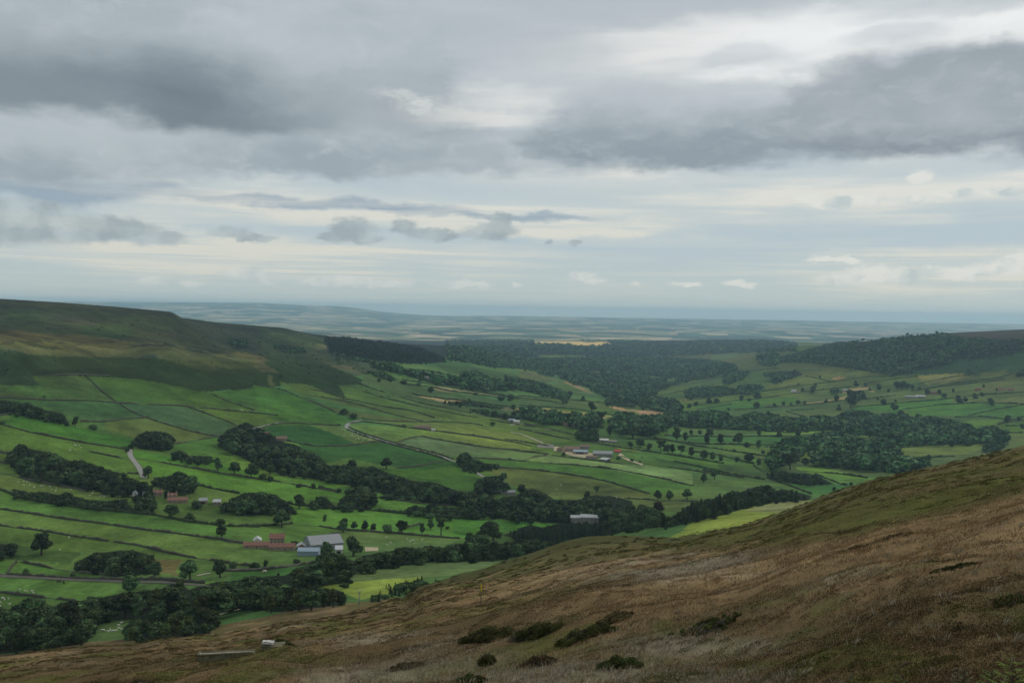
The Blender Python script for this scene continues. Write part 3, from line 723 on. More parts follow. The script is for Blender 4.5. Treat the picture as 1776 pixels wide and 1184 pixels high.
def ground_mat():
    m, nt, b = newmat('ground_cover'); L = nt.links
    at = nd(nt, 'ShaderNodeAttribute', attribute_name='cover')
    tc = nd(nt, 'ShaderNodeTexCoord')
    n1 = nd(nt, 'ShaderNodeTexNoise', inp={'Scale': .22, 'Detail': 7., 'Roughness': .7}); L.new(tc.outputs['Object'], n1.inputs['Vector'])
    n2 = nd(nt, 'ShaderNodeTexNoise', inp={'Scale': .02, 'Detail': 8., 'Roughness': .65}); L.new(tc.outputs['Object'], n2.inputs['Vector'])
    mr = nd(nt, 'ShaderNodeMapRange'); L.new(n1.outputs['Fac'], mr.inputs[0])
    for k_, v_ in zip(('From Min', 'From Max', 'To Min', 'To Max'), (.3, .7, .66, 1.36)): mr.inputs[k_].default_value = v_
    mr2 = nd(nt, 'ShaderNodeMapRange'); L.new(n2.outputs['Fac'], mr2.inputs[0])
    for k_, v_ in zip(('From Min', 'From Max', 'To Min', 'To Max'), (.3, .7, .76, 1.26)): mr2.inputs[k_].default_value = v_
    mu = nd(nt, 'ShaderNodeMath', operation='MULTIPLY'); L.new(mr.outputs[0], mu.inputs[0]); L.new(mr2.outputs[0], mu.inputs[1])
    sc1 = nd(nt, 'ShaderNodeVectorMath', operation='SCALE'); L.new(at.outputs['Color'], sc1.inputs[0]); L.new(mu.outputs[0], sc1.inputs['Scale'])
    # far plain: parcels of stubble, pasture and wood
    mp = nd(nt, 'ShaderNodeMapping'); mp.inputs['Scale'].default_value = (1 / 420., 1 / 700., 0); mp.inputs['Rotation'].default_value = (0, 0, .35)
    L.new(tc.outputs['Object'], mp.inputs[0])
    vo = nd(nt, 'ShaderNodeTexVoronoi', distance='CHEBYCHEV', inp={'Scale': 1.0, 'Randomness': .9}); L.new(mp.outputs[0], vo.inputs['Vector'])
    se = nd(nt, 'ShaderNodeSeparateColor'); L.new(vo.outputs['Color'], se.inputs[0])
    big = nd(nt, 'ShaderNodeTexNoise', inp={'Scale': 1 / 5200., 'Detail': 3.}); L.new(tc.outputs['Object'], big.inputs['Vector'])
    ad = nd(nt, 'ShaderNodeMath', operation='MULTIPLY_ADD'); L.new(big.outputs['Fac'], ad.inputs[0]); ad.inputs[1].default_value = 1.6; ad.inputs[2].default_value = -.8
    ad2 = nd(nt, 'ShaderNodeMath', operation='ADD'); L.new(ad.outputs[0], ad2.inputs[0]); L.new(se.outputs[0], ad2.inputs[1])
    rp = nd(nt, 'ShaderNodeValToRGB'); rp.color_ramp.interpolation = 'CONSTANT'; L.new(ad2.outputs[0], rp.inputs[0])
    cr = rp.color_ramp
    stops = [(0, C(34, 56, 40)), (.26, C(62, 88, 58)), (.40, C(44, 66, 46)), (.50, C(110, 116, 78)), (.60, C(150, 134, 104)), (.72, C(84, 104, 66)), (.80, C(176, 158, 124)), (.93, C(128, 122, 86))]
    while len(cr.elements) < len(stops): cr.elements.new(.5)
    for e_, (p_, c_) in zip(cr.elements, stops): e_.position = p_; e_.color = (*[float(x) for x in c_], 1)
    mx = nd(nt, 'ShaderNodeMix', data_type='RGBA'); L.new(at.outputs['Alpha'], mx.inputs[0]); L.new(sc1.outputs[0], mx.inputs[6]); L.new(rp.outputs[0], mx.inputs[7])
    L.new(mx.outputs[2], b.inputs['Base Color'])
    bu = nd(nt, 'ShaderNodeBump', inp={'Strength': .5, 'Distance': .5}); L.new(n1.outputs['Fac'], bu.inputs['Height']); L.new(bu.outputs[0], b.inputs['Normal'])
    b.inputs['Roughness'].default_value = 1.; b.inputs['Specular IOR Level'].default_value = .05
    return m
# ------------------------------------------------------------------ trees
def foliage_mat(name, rgb, var=.35):
    m, nt, b = newmat(name); L = nt.links
    at = nd(nt, 'ShaderNodeAttribute', attribute_name='cover')
    oi = nd(nt, 'ShaderNodeObjectInfo')
    mr = nd(nt, 'ShaderNodeMapRange'); L.new(oi.outputs['Random'], mr.inputs[0]); mr.inputs['To Min'].default_value = 1 - var; mr.inputs['To Max'].default_value = 1 + var
    hs = nd(nt, 'ShaderNodeHueSaturation'); hs.inputs['Color'].default_value = (*rgb, 1)
    mh = nd(nt, 'ShaderNodeMapRange'); L.new(oi.outputs['Random'], mh.inputs[0]); mh.inputs['To Min'].default_value = .475; mh.inputs['To Max'].default_value = .52
    L.new(mh.outputs[0], hs.inputs['Hue']); L.new(mr.outputs[0], hs.inputs['Value'])
    mu = nd(nt, 'ShaderNodeMix', data_type='RGBA', blend_type='MULTIPLY'); mu.inputs[0].default_value = 1
    L.new(hs.outputs[0], mu.inputs[6]); L.new(at.outputs['Color'], mu.inputs[7]); L.new(mu.outputs[2], b.inputs['Base Color'])
    b.inputs['Roughness'].default_value = .85; b.inputs['Specular IOR Level'].default_value = .1
    return m
LEAF = foliage_mat('broadleaf_foliage', (.047, .080, .031), .55)
LEAFY = foliage_mat('light_foliage', (.062, .082, .026))
NEEDLE = foliage_mat('needle_foliage', (.026, .046, .022), .25)
COPPER = foliage_mat('copper_foliage', (.040, .026, .022), .1)
BARK = plain('bark', (.055, .045, .034), .4, .4)
PALEBARK = plain('pale_bark', (.30, .28, .23), .3, .3)

def leaves(r, centres, radii, n, size, squash=.85, zlo=None, drop=.0):
    """a crown: small leaf-clump faces on and inside overlapping lobes"""
    V = []; Cc = []
    lob = r.randint(0, len(centres), n)
    d = r.normal(size=(n, 3)); d /= np.linalg.norm(d, axis=1)[:, None]
    rad = radii[lob] * (.62 + .42 * r.rand(n) ** .6)
    p = centres[lob] + d * rad[:, None] * np.array([1, 1, squash])
    nrm = d + r.normal(size=(n, 3)) * .55; nrm /= np.linalg.norm(nrm, axis=1)[:, None]
    a = np.cross(nrm, r.normal(size=(n, 3))); a /= np.linalg.norm(a, axis=1)[:, None]; b = np.cross(nrm, a)
    s = size * (.6 + .8 * r.rand(n))[:, None]
    V = np.stack([p - a * s - b * s * .6, p + a * s - b * s * .7, p + a * s * .4 + b * s, p - a * s * .8 + b * s * .6], 1).reshape(-1, 3)
    tone = (.45 + 1.1 * r.rand(len(centres)))[lob] * (.65 + .7 * r.rand(n))
    col = np.stack([tone * (1 + .15 * r.normal(size=n)), tone, tone * .95], 1)
    Cc = np.repeat(col, 4, 0)
    FC = np.arange(4 * n).reshape(n, 4)
    return V, FC, np.clip(Cc, .2, 2)
def blobmesh(r, centres, radii, k=.72, squash=.85):
    """the dense inside of the crown, so that little light comes through its middle"""
    V = []; Fc = []; b = 0
    t = (1 + 5 ** .5) / 2
    iv = np.array([(-1,t,0),(1,t,0),(-1,-t,0),(1,-t,0),(0,-1,t),(0,1,t),(0,-1,-t),(0,1,-t),(t,0,-1),(t,0,1),(-t,0,-1),(-t,0,1)]) / 1.902
    itf = np.array([(0,11,5),(0,5,1),(0,1,7),(0,7,10),(0,10,11),(1,5,9),(5,11,4),(11,10,2),(10,7,6),(7,1,8),(3,9,4),(3,4,2),(3,2,6),(3,6,8),(3,8,9),(4,9,5),(2,4,11),(6,2,10),(8,6,7),(9,8,1)])
    for c, q in zip(centres, radii):
        v = iv * q * k * (.8 + .4 * r.rand(12, 1)) * np.array([1, 1, squash]) + c
        V.append(v); Fc.append(np.concatenate([itf + b, itf[:, :1] + b], 1)); b += 12
    return np.concatenate(V), np.concatenate(Fc)
def tri_to(me_V, FC, V2, FC2, C1, tone2):
    V = np.concatenate([me_V, V2]); F2 = FC2 + len(me_V)
    return V, FC, F2
def crown_mesh(name, seed, kind, n, size):
    r = np.random.RandomState(seed)
    if kind == 'round':            # broad oak or sycamore, 10 m high
        m_ = r.randint(11, 16); cs = []; rs = []
        for i in range(m_):
            th = r.rand() * 6.28; q = 2.9 * math.sqrt(r.rand()); z = 3.2 + 5.0 * r.rand()
            q *= (1 - max(0, (z - 5.6) / 4.8)) ** .7
            cs.append((math.cos(th) * q, math.sin(th) * q, z)); rs.append(1.25 + .75 * r.rand())
        cs.append((.3, .1, 5.6)); rs.append(2.7); cs.append((-.2, .2, 7.8)); rs.append(1.6)
    elif kind == 'full':           # a woodland tree leafy to the ground
        m_ = 15; cs = []; rs = []
        for i in range(m_):
            th = r.rand() * 6.28; q = 2.8 * math.sqrt(r.rand()); z = 1.5 + 6.6 * r.rand()
            q *= (1 - max(0, (z - 5.0) / 5.2)) ** .7
            cs.append((math.cos(th) * q, math.sin(th) * q, z)); rs.append(1.2 + .8 * r.rand())
        cs.append((0, 0, 4.4)); rs.append(3.0); cs.append((-.2, .2, 7.2)); rs.append(1.9); cs.append((.3, 0, 2.0)); rs.append(2.2)
    elif kind == 'tall':
        cs = []; rs = []
        for i in range(12):
            th = r.rand() * 6.28; z = 2.6 + 6.2 * r.rand(); q = 1.7 * r.rand() * (1 - max(0, (z - 5) / 6))
            cs.append((math.cos(th) * q, math.sin(th) * q, z)); rs.append(1.0 + .7 * r.rand())
        cs.append((0, 0, 5.)); rs.append(1.9); cs.append((0, 0, 8.2)); rs.append(1.4)
    elif kind == 'open':
        cs = []; rs = []
        for i in range(10):
            th = i * .63 + r.rand(); q = 1.2 + 2.0 * r.rand(); z = 4.2 + 4.6 * r.rand()
            cs.append((math.cos(th) * q, math.sin(th) * q, z)); rs.append(.9 + .5 * r.rand())
        cs.append((0, 0, 7.4)); rs.append(1.5)
    elif kind == 'bush':
        cs = []; rs = []
        for i in range(9):
            th = r.rand() * 6.28; q = 4.2 * r.rand(); z = 2.2 + 4.2 * r.rand() * (1 - q / 6.5)
            cs.append((math.cos(th) * q, math.sin(th) * q, z)); rs.append(1.9 + 1.1 * r.rand())
        cs.append((0, 0, 3.6)); rs.append(3.6)
    cs = np.array(cs); rs = np.array(rs)
    V, FC, Cc = leaves(r, cs, rs, n, size)
    V2, F2 = blobmesh(r, cs, rs)
    Vt = np.concatenate([V, V2]); me = bpy.data.meshes.new(name)
    fl = [tuple(q) for q in FC] + [tuple(q[:3] + len(V)) for q in F2]
    me.from_pydata(Vt.tolist(), [], fl)
    a = me.color_attributes.new('cover', 'FLOAT_COLOR', 'POINT')
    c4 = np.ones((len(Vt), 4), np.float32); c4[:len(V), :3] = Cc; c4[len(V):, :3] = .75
    a.data.foreach_set('color', c4.ravel()); me.update()
    return me
def conifer_mesh(name, seed, n=900):
    r = np.random.RandomState(seed)
    z = 1.0 + 9.0 * r.rand(n) ** 1.25; th = r.rand(n) * 6.283
    tier = .8 + .25 * np.cos(z * 5.2)
    R = (2.15 * (1 - (z - 1) / 9.2) ** .85 + .08) * tier
    q = R * (.35 + .65 * r.rand(n) ** .5)
    p = np.stack([np.cos(th) * q, np.sin(th) * q, z - q * .25], 1)
    out = np.stack([np.cos(th), np.sin(th), -.35 + 0 * z], 1)
    sd_ = np.stack([-np.sin(th), np.cos(th), .25 * r.normal(size=n)], 1)
    s = (.38 * (.6 + .8 * r.rand(n)))[:, None]
    V = np.stack([p - sd_ * s * .6, p + sd_ * s * .6, p + out * s * 1.5], 1).reshape(-1, 3)
    core = MB(); core.tube([(0, 0, .9), (0, 0, 4), (0, 0, 9.2)], [1.45, .95, .1], 7)
    Vt = np.concatenate([V, np.array(core.v)]); me = bpy.data.meshes.new(name)
    me.from_pydata(Vt.tolist(), [], [(3 * i, 3 * i + 1, 3 * i + 2) for i in range(n)] + [tuple(k + 3 * n for k in f) for f in core.f])
    tone = np.repeat(.65 + .7 * r.rand(n), 3)
    a = me.color_attributes.new('cover', 'FLOAT_COLOR', 'POINT')
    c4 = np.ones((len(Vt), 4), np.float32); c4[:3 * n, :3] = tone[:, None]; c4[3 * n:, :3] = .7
    a.data.foreach_set('color', c4.ravel()); me.update(); return me
def trunk_mesh(name, seed, h=4.4, r0_=.42, limbs=5, top=7.5):
    r = np.random.RandomState(seed); m = MB()
    m.tube([(0, 0, -1.2), (0, 0, 0), (.08, .03, h * .5), (-.05, .1, h), (.1, 0, top)], [r0_ * 1.5, r0_ * 1.2, r0_ * .85, r0_ * .6, .06], 7)
    for i in range(limbs):
        th = i * 6.283 / limbs + r.rand(); z = h * (.55 + .4 * r.rand()); q = 1.6 + 1.1 * r.rand()
        m.tube([(0, 0, z), (math.cos(th) * q * .5, math.sin(th) * q * .5, z + 1.2), (math.cos(th) * q, math.sin(th) * q, z + 2.6)], [r0_ * .42, r0_ * .28, .05], 5)
    return m
def set_m(me, mat): me.materials.append(mat); return me
CROWN = {
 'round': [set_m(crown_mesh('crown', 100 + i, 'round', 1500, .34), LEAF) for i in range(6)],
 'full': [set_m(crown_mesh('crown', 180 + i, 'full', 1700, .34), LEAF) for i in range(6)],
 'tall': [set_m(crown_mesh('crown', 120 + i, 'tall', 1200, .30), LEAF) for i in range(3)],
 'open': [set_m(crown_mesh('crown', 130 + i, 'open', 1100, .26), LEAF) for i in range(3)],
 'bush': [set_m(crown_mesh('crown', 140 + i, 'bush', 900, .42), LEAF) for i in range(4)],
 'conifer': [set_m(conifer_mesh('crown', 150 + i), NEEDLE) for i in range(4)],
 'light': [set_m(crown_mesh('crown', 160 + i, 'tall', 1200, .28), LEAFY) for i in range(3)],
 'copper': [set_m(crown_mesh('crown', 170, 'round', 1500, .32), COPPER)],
}
TRUNK = {k: [trunk_mesh('trunk', 200 + i, **a).mesh('trunk', BARK, True) for i in range(2)] for k, a in
         dict(round=dict(), full=dict(), tall=dict(h=3.6, r0_=.3), open=dict(h=5, r0_=.3, limbs=7, top=8.5), bush=dict(h=1.8, r0_=.25, limbs=4, top=3), conifer=dict(h=3, r0_=.25, limbs=0, top=9.4), light=dict(h=4, r0_=.25), copper=dict()).items()}
NAMEOF = dict(round='broadleaf_tree', full='broadleaf_tree', tall='broadleaf_tree', open='broadleaf_tree', bush='bush', conifer='conifer_tree', light='broadleaf_tree', copper='copper_beech')
CATOF = dict(bush='bush')
PLAN = []
SIZE = {'round': 9.6, 'full': 9.4, 'tall': 9.8, 'open': 9.6, 'bush': 7.2, 'conifer': 10.2, 'light': 9.8, 'copper': 9.6}
def place_tree(kind, X, Y, h, label, group=None, w=1., cat=None, prio=1.):
    PLAN.append((prio * h / Y, kind, X, Y, h, label, group, w, cat))
def build_tree(kind, X, Y, h, label, group, w, cat):
    """h metres high; crown and trunk are parts"""
    z = float(zat(X, Y)[0]); s = h / SIZE[kind]
    o = empty(NAMEOF[kind], (X, Y, z - .15), rng.rand() * 6.28, label=label, cat=cat or CATOF.get(kind, 'tree'), group=group)
    wob = .92 + .16 * rng.rand()
    o.scale = (s * w * wob, s * w, s)
    link('trunk', random.choice(TRUNK[kind]), o)
    link('crown', random.choice(CROWN[kind]), o)
def single(kind, tile, x, y, hz, label, w=1., group=None, ymin=430., cat=None):
    """one tree traced from the photograph: foot at (x, y), hz high, in tile units"""
    px, py = T(tile, x, y); _, py2 = T(tile, x, y - hz)
    h = cast(px, py, ymin)
    if not h: print('no ground for', label); return
    place_tree(kind, h[0], h[1], (py - py2) * h[1] / F, label, group, w, cat, 1.5); return True

PROT = [(988,888,1042,903),(418,922,545,962),(1064,848,1126,874),(866,851,896,858),(945,765,1085,800),(974,728,1020,746),(1034,753,1072,767),(229,848,252,858),(340,860,382,876),(450,745,505,768),(1563,680,1630,692)]
GAPS = [TP('C', q) for q in (
 [(100,356),(330,352),(450,368),(600,364),(640,378),(560,392),(400,390),(100,380)], [(120,456),(460,460),(450,480),(160,474)], [(465,562),(565,570),(560,594),(475,590)],
 [(390,586),(475,598),(445,616),(395,608)], [(895,600),(985,608),(965,636),(895,625)], [(1000,620),(1085,608),(1080,655),(1005,665)], [(1095,516),(1190,508),(1175,534),(1105,540)],
 [(700,560),(790,555),(780,574),(705,578)], [(1300,452),(1500,448),(1500,474),(1330,482)], [(600,640),(660,645),(655,660),(605,658)])]
def scatter(tile, poly, hm, spacing, n_try=3000, ymin=430., ymax=60000., hvar=.5, seed=0, depth=None, clear=0):
    """feet of the trees of a wood whose canopy fills a traced outline"""
    r = np.random.RandomState(seed); P_ = np.asarray(TP(tile, poly)); x0, y0 = P_.min(0); x1, y1 = P_.max(0)
    q = r.rand(int(n_try * 1.5), 2) * [x1 - x0, y1 - y0] + [x0, y0]
    q = q[inpoly(q[:, 0], q[:, 1], P_)]
    if not len(q): return []
    px, py = q[:, 0], q[:, 1]; n_ = len(q)
    h = hm * (1 - hvar + 2 * hvar * r.rand(n_) ** .8)
    def foot(h):
        X, Y = castv(px, py, ymin); Y = np.where(np.isnan(Y), 1e6, Y)
        for _ in range(2):
            X, Y = castv(px, py + h * .85 * F / Y, ymin); Y = np.where(np.isnan(Y), 1e6, Y)
        return X, Y
    X, Y = foot(h); jx = r.normal(size=n_) * 2.2; jy = r.normal(size=n_) * 1.2
    ok = inpoly(px + jx, py + .80 * h * F / Y + jy, P_) & (Y < 9e5)
    h2 = h * .66; X2, Y2 = foot(h2); ok2 = inpoly(px + jx, py + .75 * h2 * F / Y2 + jy, P_) & (Y2 < 9e5)
    X = np.where(ok, X, X2); Y = np.where(ok, Y, Y2); h = np.where(ok, h, h2); ok = ok | ok2
    ok &= (Y > ymin * 1.01) & (Y < ymax)
    i_ = np.where(ok)[0]; px, py, X, Y, h = px[i_], py[i_], X[i_], Y[i_], h[i_]
    if not len(X): return []
    hp = h * F / Y; bp = dir2pix(X / Y, zat(X, Y) / Y)[1]
    bad = np.zeros(len(X), bool)
    for (x0, y0, x1, y1) in PROT: bad |= (px > x0 - hp * .35) & (px < x1 + hp * .35) & (bp > y1 - 1) & (bp - hp < y1 - 1)
    for g_ in GAPS: bad |= inpoly(px, bp, g_) | inpoly(px, bp + 2, g_)
    if clear: bad |= vnoise(X / clear, Y / clear, 5) < .27
    grid = {}; out = []
    for X_, Y_, h_, b_ in zip(X.tolist(), Y.tolist(), h.tolist(), bad.tolist()):
        if b_: continue
        k = (int(X_ // spacing), int(Y_ // spacing)); okk = True
        for i in (-1, 0, 1):
            for j in (-1, 0, 1):
                for (a, b) in grid.get((k[0] + i, k[1] + j), ()):
                    if (a - X_) ** 2 + (b - Y_) ** 2 < spacing ** 2: okk = False
        if not okk: continue
        grid.setdefault(k, []).append((X_, Y_)); out.append((X_, Y_, h_))
    return out
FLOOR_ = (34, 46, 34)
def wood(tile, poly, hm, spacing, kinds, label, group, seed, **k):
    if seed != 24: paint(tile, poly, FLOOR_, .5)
    k.setdefault('n_try', 3500)
    s = scatter(tile, poly, hm, spacing * (.80 if kinds != ['conifer'] else .62), seed=seed, **k)
    for X, Y, h in s:
        kd = random.choice(kinds)
        nm = {'round': 'dark rounded tree', 'full': 'dark leafy tree', 'tall': 'dark narrow tree', 'bush': 'low dark bush', 'conifer': 'dark pointed conifer', 'light': 'pale green tree', 'open': 'thin tree', 'copper': 'purple tree'}[kd]
        place_tree(kd, X, Y, h * (.7 if kd == 'bush' else 1), nm + ' ' + label, nm + 's ' + group, 1.2 + .35 * rng.rand() if kd in ('round', 'bush', 'full') else 1.15)
    print('wood', group, len(s))
R3 = ['full', 'full', 'full', 'round', 'tall', 'round', 'light']
wood('A', [(-30,760),(200,785),(300,830),(430,860),(480,935),(350,915),(200,880),(-30,850)], 8, 8, R3, 'in the dense shelter belt at the left edge below the bracken slope', 'of the upper left shelter belt', 1)
wood('E', [(75,0),(130,-40),(250,0),(370,25),(480,75),(560,70),(700,120),(850,170),(920,200),(1000,230),(1010,300),(930,330),(800,315),(600,275),(400,240),(200,205),(130,170),(70,95)], 11, 10.5, R3, 'in the long wood running down to the hamlet at the left', 'of the long wood above the hamlet', 2)
wood('E', [(815,-20),(880,0),(900,-60),(960,-115),(1050,-125),(1110,-125),(1165,-90),(1165,0),(1050,-10),(900,-30)], 9, 8, R3, 'in the clump where the grey lane starts downhill', 'at the top of the grey lane', 3)
wood('E', [(1165,25),(1190,10),(1260,10),(1300,40),(1440,45),(1460,85),(1350,95),(1200,60)], 8, 8, R3, 'in the hedge row right of the grey lane', 'of the hedge row right of the lane', 4)
wood('F', [(-30,-135),(100,-195),(200,-145),(380,-45),(440,-40),(530,10),(600,40),(660,100),(780,110),(980,120),(1060,150),(1130,170),(1250,210),(1400,220),(1500,260),(1600,290),(1776,310),(1800,420),(1600,390),(1400,375),(1250,330),(1060,310),(1000,290),(860,250),(700,230),(600,200),(400,175),(250,140),(100,60),(-40,0),(-80,-40)], 10.5, 11, R3, 'in the wooded gill that crosses the middle fields', 'of the wooded gill', 5, n_try=5000)
wood('G', [(0,290),(100,280),(200,320),(260,330),(360,310),(480,260),(560,290),(640,340),(740,345),(830,340),(900,310),(1000,310),(1100,330),(1170,350),(1180,420),(1230,380),(1300,390),(1400,450),(1420,520),(1250,540),(1180,560),(1000,560),(950,520),(750,505),(640,500),(400,490),(230,470),(120,440),(100,400),(0,400)], 11.5, 12, R3 + ['round', 'light'], 'in the valley-floor wood around the pale stone farmhouse', 'around the pale farmhouse', 6, n_try=4000)
wood('G', [(280,580),(460,515),(560,530),(700,505),(860,500),(1000,540),(1100,560),(980,590),(860,600),(750,610),(650,625),(550,630),(400,620)], 11, 6.5, ['conifer'], 'in the row in front of the pale stone farmhouse', 'in front of the pale farmhouse', 7)
wood('F', [(-20,905),(150,870),(380,860),(480,800),(560,780),(600,700),(700,700),(850,760),(900,720),(1100,690),(1190,660),(1300,680),(1370,650),(1450,680),(1520,640),(1600,640),(1700,570),(1800,640),(2200,600),(2240,660),(2050,710),(1900,750),(1776,762),(1350,772),(1100,805),(850,845),(790,850),(820,910),(640,930),(460,960),(380,920),(-20,1000)], 12, 12, R3 + ['round', 'bush'], 'in the riverside wood below the red-roofed farm', 'of the riverside wood', 8, n_try=5000)
wood('F', [(80,960),(240,930),(400,950),(600,950),(750,960),(800,1010),(780,1060),(500,1090),(350,1110),(80,1090)], 11, 9, ['light', 'light', 'round', 'tall'], 'in the young plantation beside the moor edge', 'of the young plantation', 9)
wood('E', [(-60,1110),(60,1090),(140,1080),(180,1020),(300,1010),(340,1090),(420,1040),(500,1060),(570,1080),(600,1000),(700,1010),(800,990),(1000,960),(1110,950),(1230,890),(1300,960),(1500,900),(1700,900),(1776,880),(1776,1080),(1640,1100),(1480,1110),(1440,1200),(1200,1160),(1000,1150),(870,1160),(830,1160),(680,1160),(650,1270),(550,1330),(300,1360),(-60,1400)], 13, 12, R3 + ['round', 'bush'], 'in the big wood at the lower left below the moor', 'of the lower left wood', 10, n_try=5000)
wood('E', [(870,1170),(1000,1150),(1130,1160),(1200,1120),(1450,1180),(1450,1290),(1000,1330),(880,1290)], 9, 8.5, ['light', 'round', 'bush'], 'beside the bright sheep field under the moor edge', 'beside the bright sheep field', 11)
wood('E', [(-40,640),(80,640),(90,720),(-40,745)], 9, 8, R3, 'by the left edge above the walled track', 'by the left edge above the track', 12)
wood('E', [(520,775),(640,705),(760,700),(850,690),(900,685),(1050,725),(1070,790),(1110,860),(950,860),(700,850),(520,820)], 11, 10, R3, 'in the oval copse above the walled track', 'of the oval copse', 13)
wood('E', [(80,270),(120,270),(200,290),(280,285),(400,310),(450,285),(520,320),(600,340),(720,350),(850,335),(880,380),(940,420),(700,405),(450,380),(250,350),(100,320)], 8, 8, R3 + ['bush'], 'in the tree line leading to the hamlet', 'of the tree line to the hamlet', 14)
wood('E', [(925,320),(980,215),(1020,240),(1045,300),(1045,430),(940,430)], 11, 9, R3, 'clustered round the hamlet cottages', 'round the hamlet cottages', 15)
wood('E', [(1490,380),(1580,345),(1680,290),(1776,295),(1880,300),(1990,380),(2030,430),(2030,440),(1700,440),(1600,430),(1500,420)], 11, 9.5, R3, 'in the copse right of the hamlet roofs', 'of the copse right of the hamlet', 16)
wood('E', [(1160,180),(1230,145),(1320,190),(1330,295),(1160,285),(1050,235),(1060,190)], 12, 9, R3, 'in the clump above the hamlet', 'of the clump above the hamlet', 17)
wood('F', [(730,360),(790,310),(860,310),(880,255),(940,250),(985,290),(985,360),(940,415),(730,400)], 11, 9, R3, 'in the copse left of the wooded gill', 'of the copse left of the gill', 18)
wood('F', [(560,350),(600,315),(640,310),(690,360),(720,400),(540,400)], 10, 9, R3, 'in the pair beside the copse left of the gill', 'beside the copse left of the gill', 19)
wood('F', [(1190,410),(1250,380),(1330,390),(1370,365),(1420,390),(1580,395),(1640,375),(1690,410),(1690,468),(1450,460),(1190,440)], 8.5, 8, ['round', 'bush', 'light'], 'in the thick hedge row below the gill', 'of the hedge row below the gill', 20)
wood('F', [(1060,290),(1250,295),(1260,345),(1060,328)], 6, 6, ['bush'], 'in the trimmed belt beside the gill', 'of the belt beside the gill', 21)
wood('H', [(-80,340),(0,290),(100,260),(180,245),(210,215),(250,230),(330,200),(420,190),(440,225),(480,205),(600,235),(650,248),(610,272),(430,280),(330,300),(150,350),(0,385),(-150,420),(-150,380)], 12, 9, ['conifer', 'conifer', 'round', 'tall'], 'in the belt above the bright field under the moor', 'of the belt above the bright field', 22)
wood('H', [(400,128),(440,112),(560,122),(660,133),(765,182),(640,187),(450,165),(400,152)], 7, 9, ['conifer', 'round'], 'in the rectangular plantation right of the middle farm', 'of the rectangular plantation', 23)
wood('F', [(1030,940),(1120,900),(1300,870),(1420,880),(1330,960),(1240,985),(1130,1000),(960,1040),(940,1010)], 4.2, 7, ['conifer', 'conifer', 'bush'], 'in the scrubby strip climbing beside the moor edge', 'of the scrubby strip by the moor edge', 24)
wood('G', [(0,30),(30,10),(80,60),(160,90),(255,95),(260,125),(150,140),(60,150),(0,120)], 8, 8, R3, 'where the lane enters the trees left of the middle farm', 'where the lane enters the trees', 25)
wood('G', [(100,230),(150,185),(240,180),(330,240),(330,290),(200,300),(110,270)], 12, 10, R3, 'in the clump hiding the grey barn roof', 'of the clump by the grey barn roof', 26)
wood('R', [(600,60),(700,20),(880,40),(950,130),(940,230),(760,230),(600,200)], 13, 11, R3, 'in the clump left of the white shed', 'of the clump left of the white shed', 27)
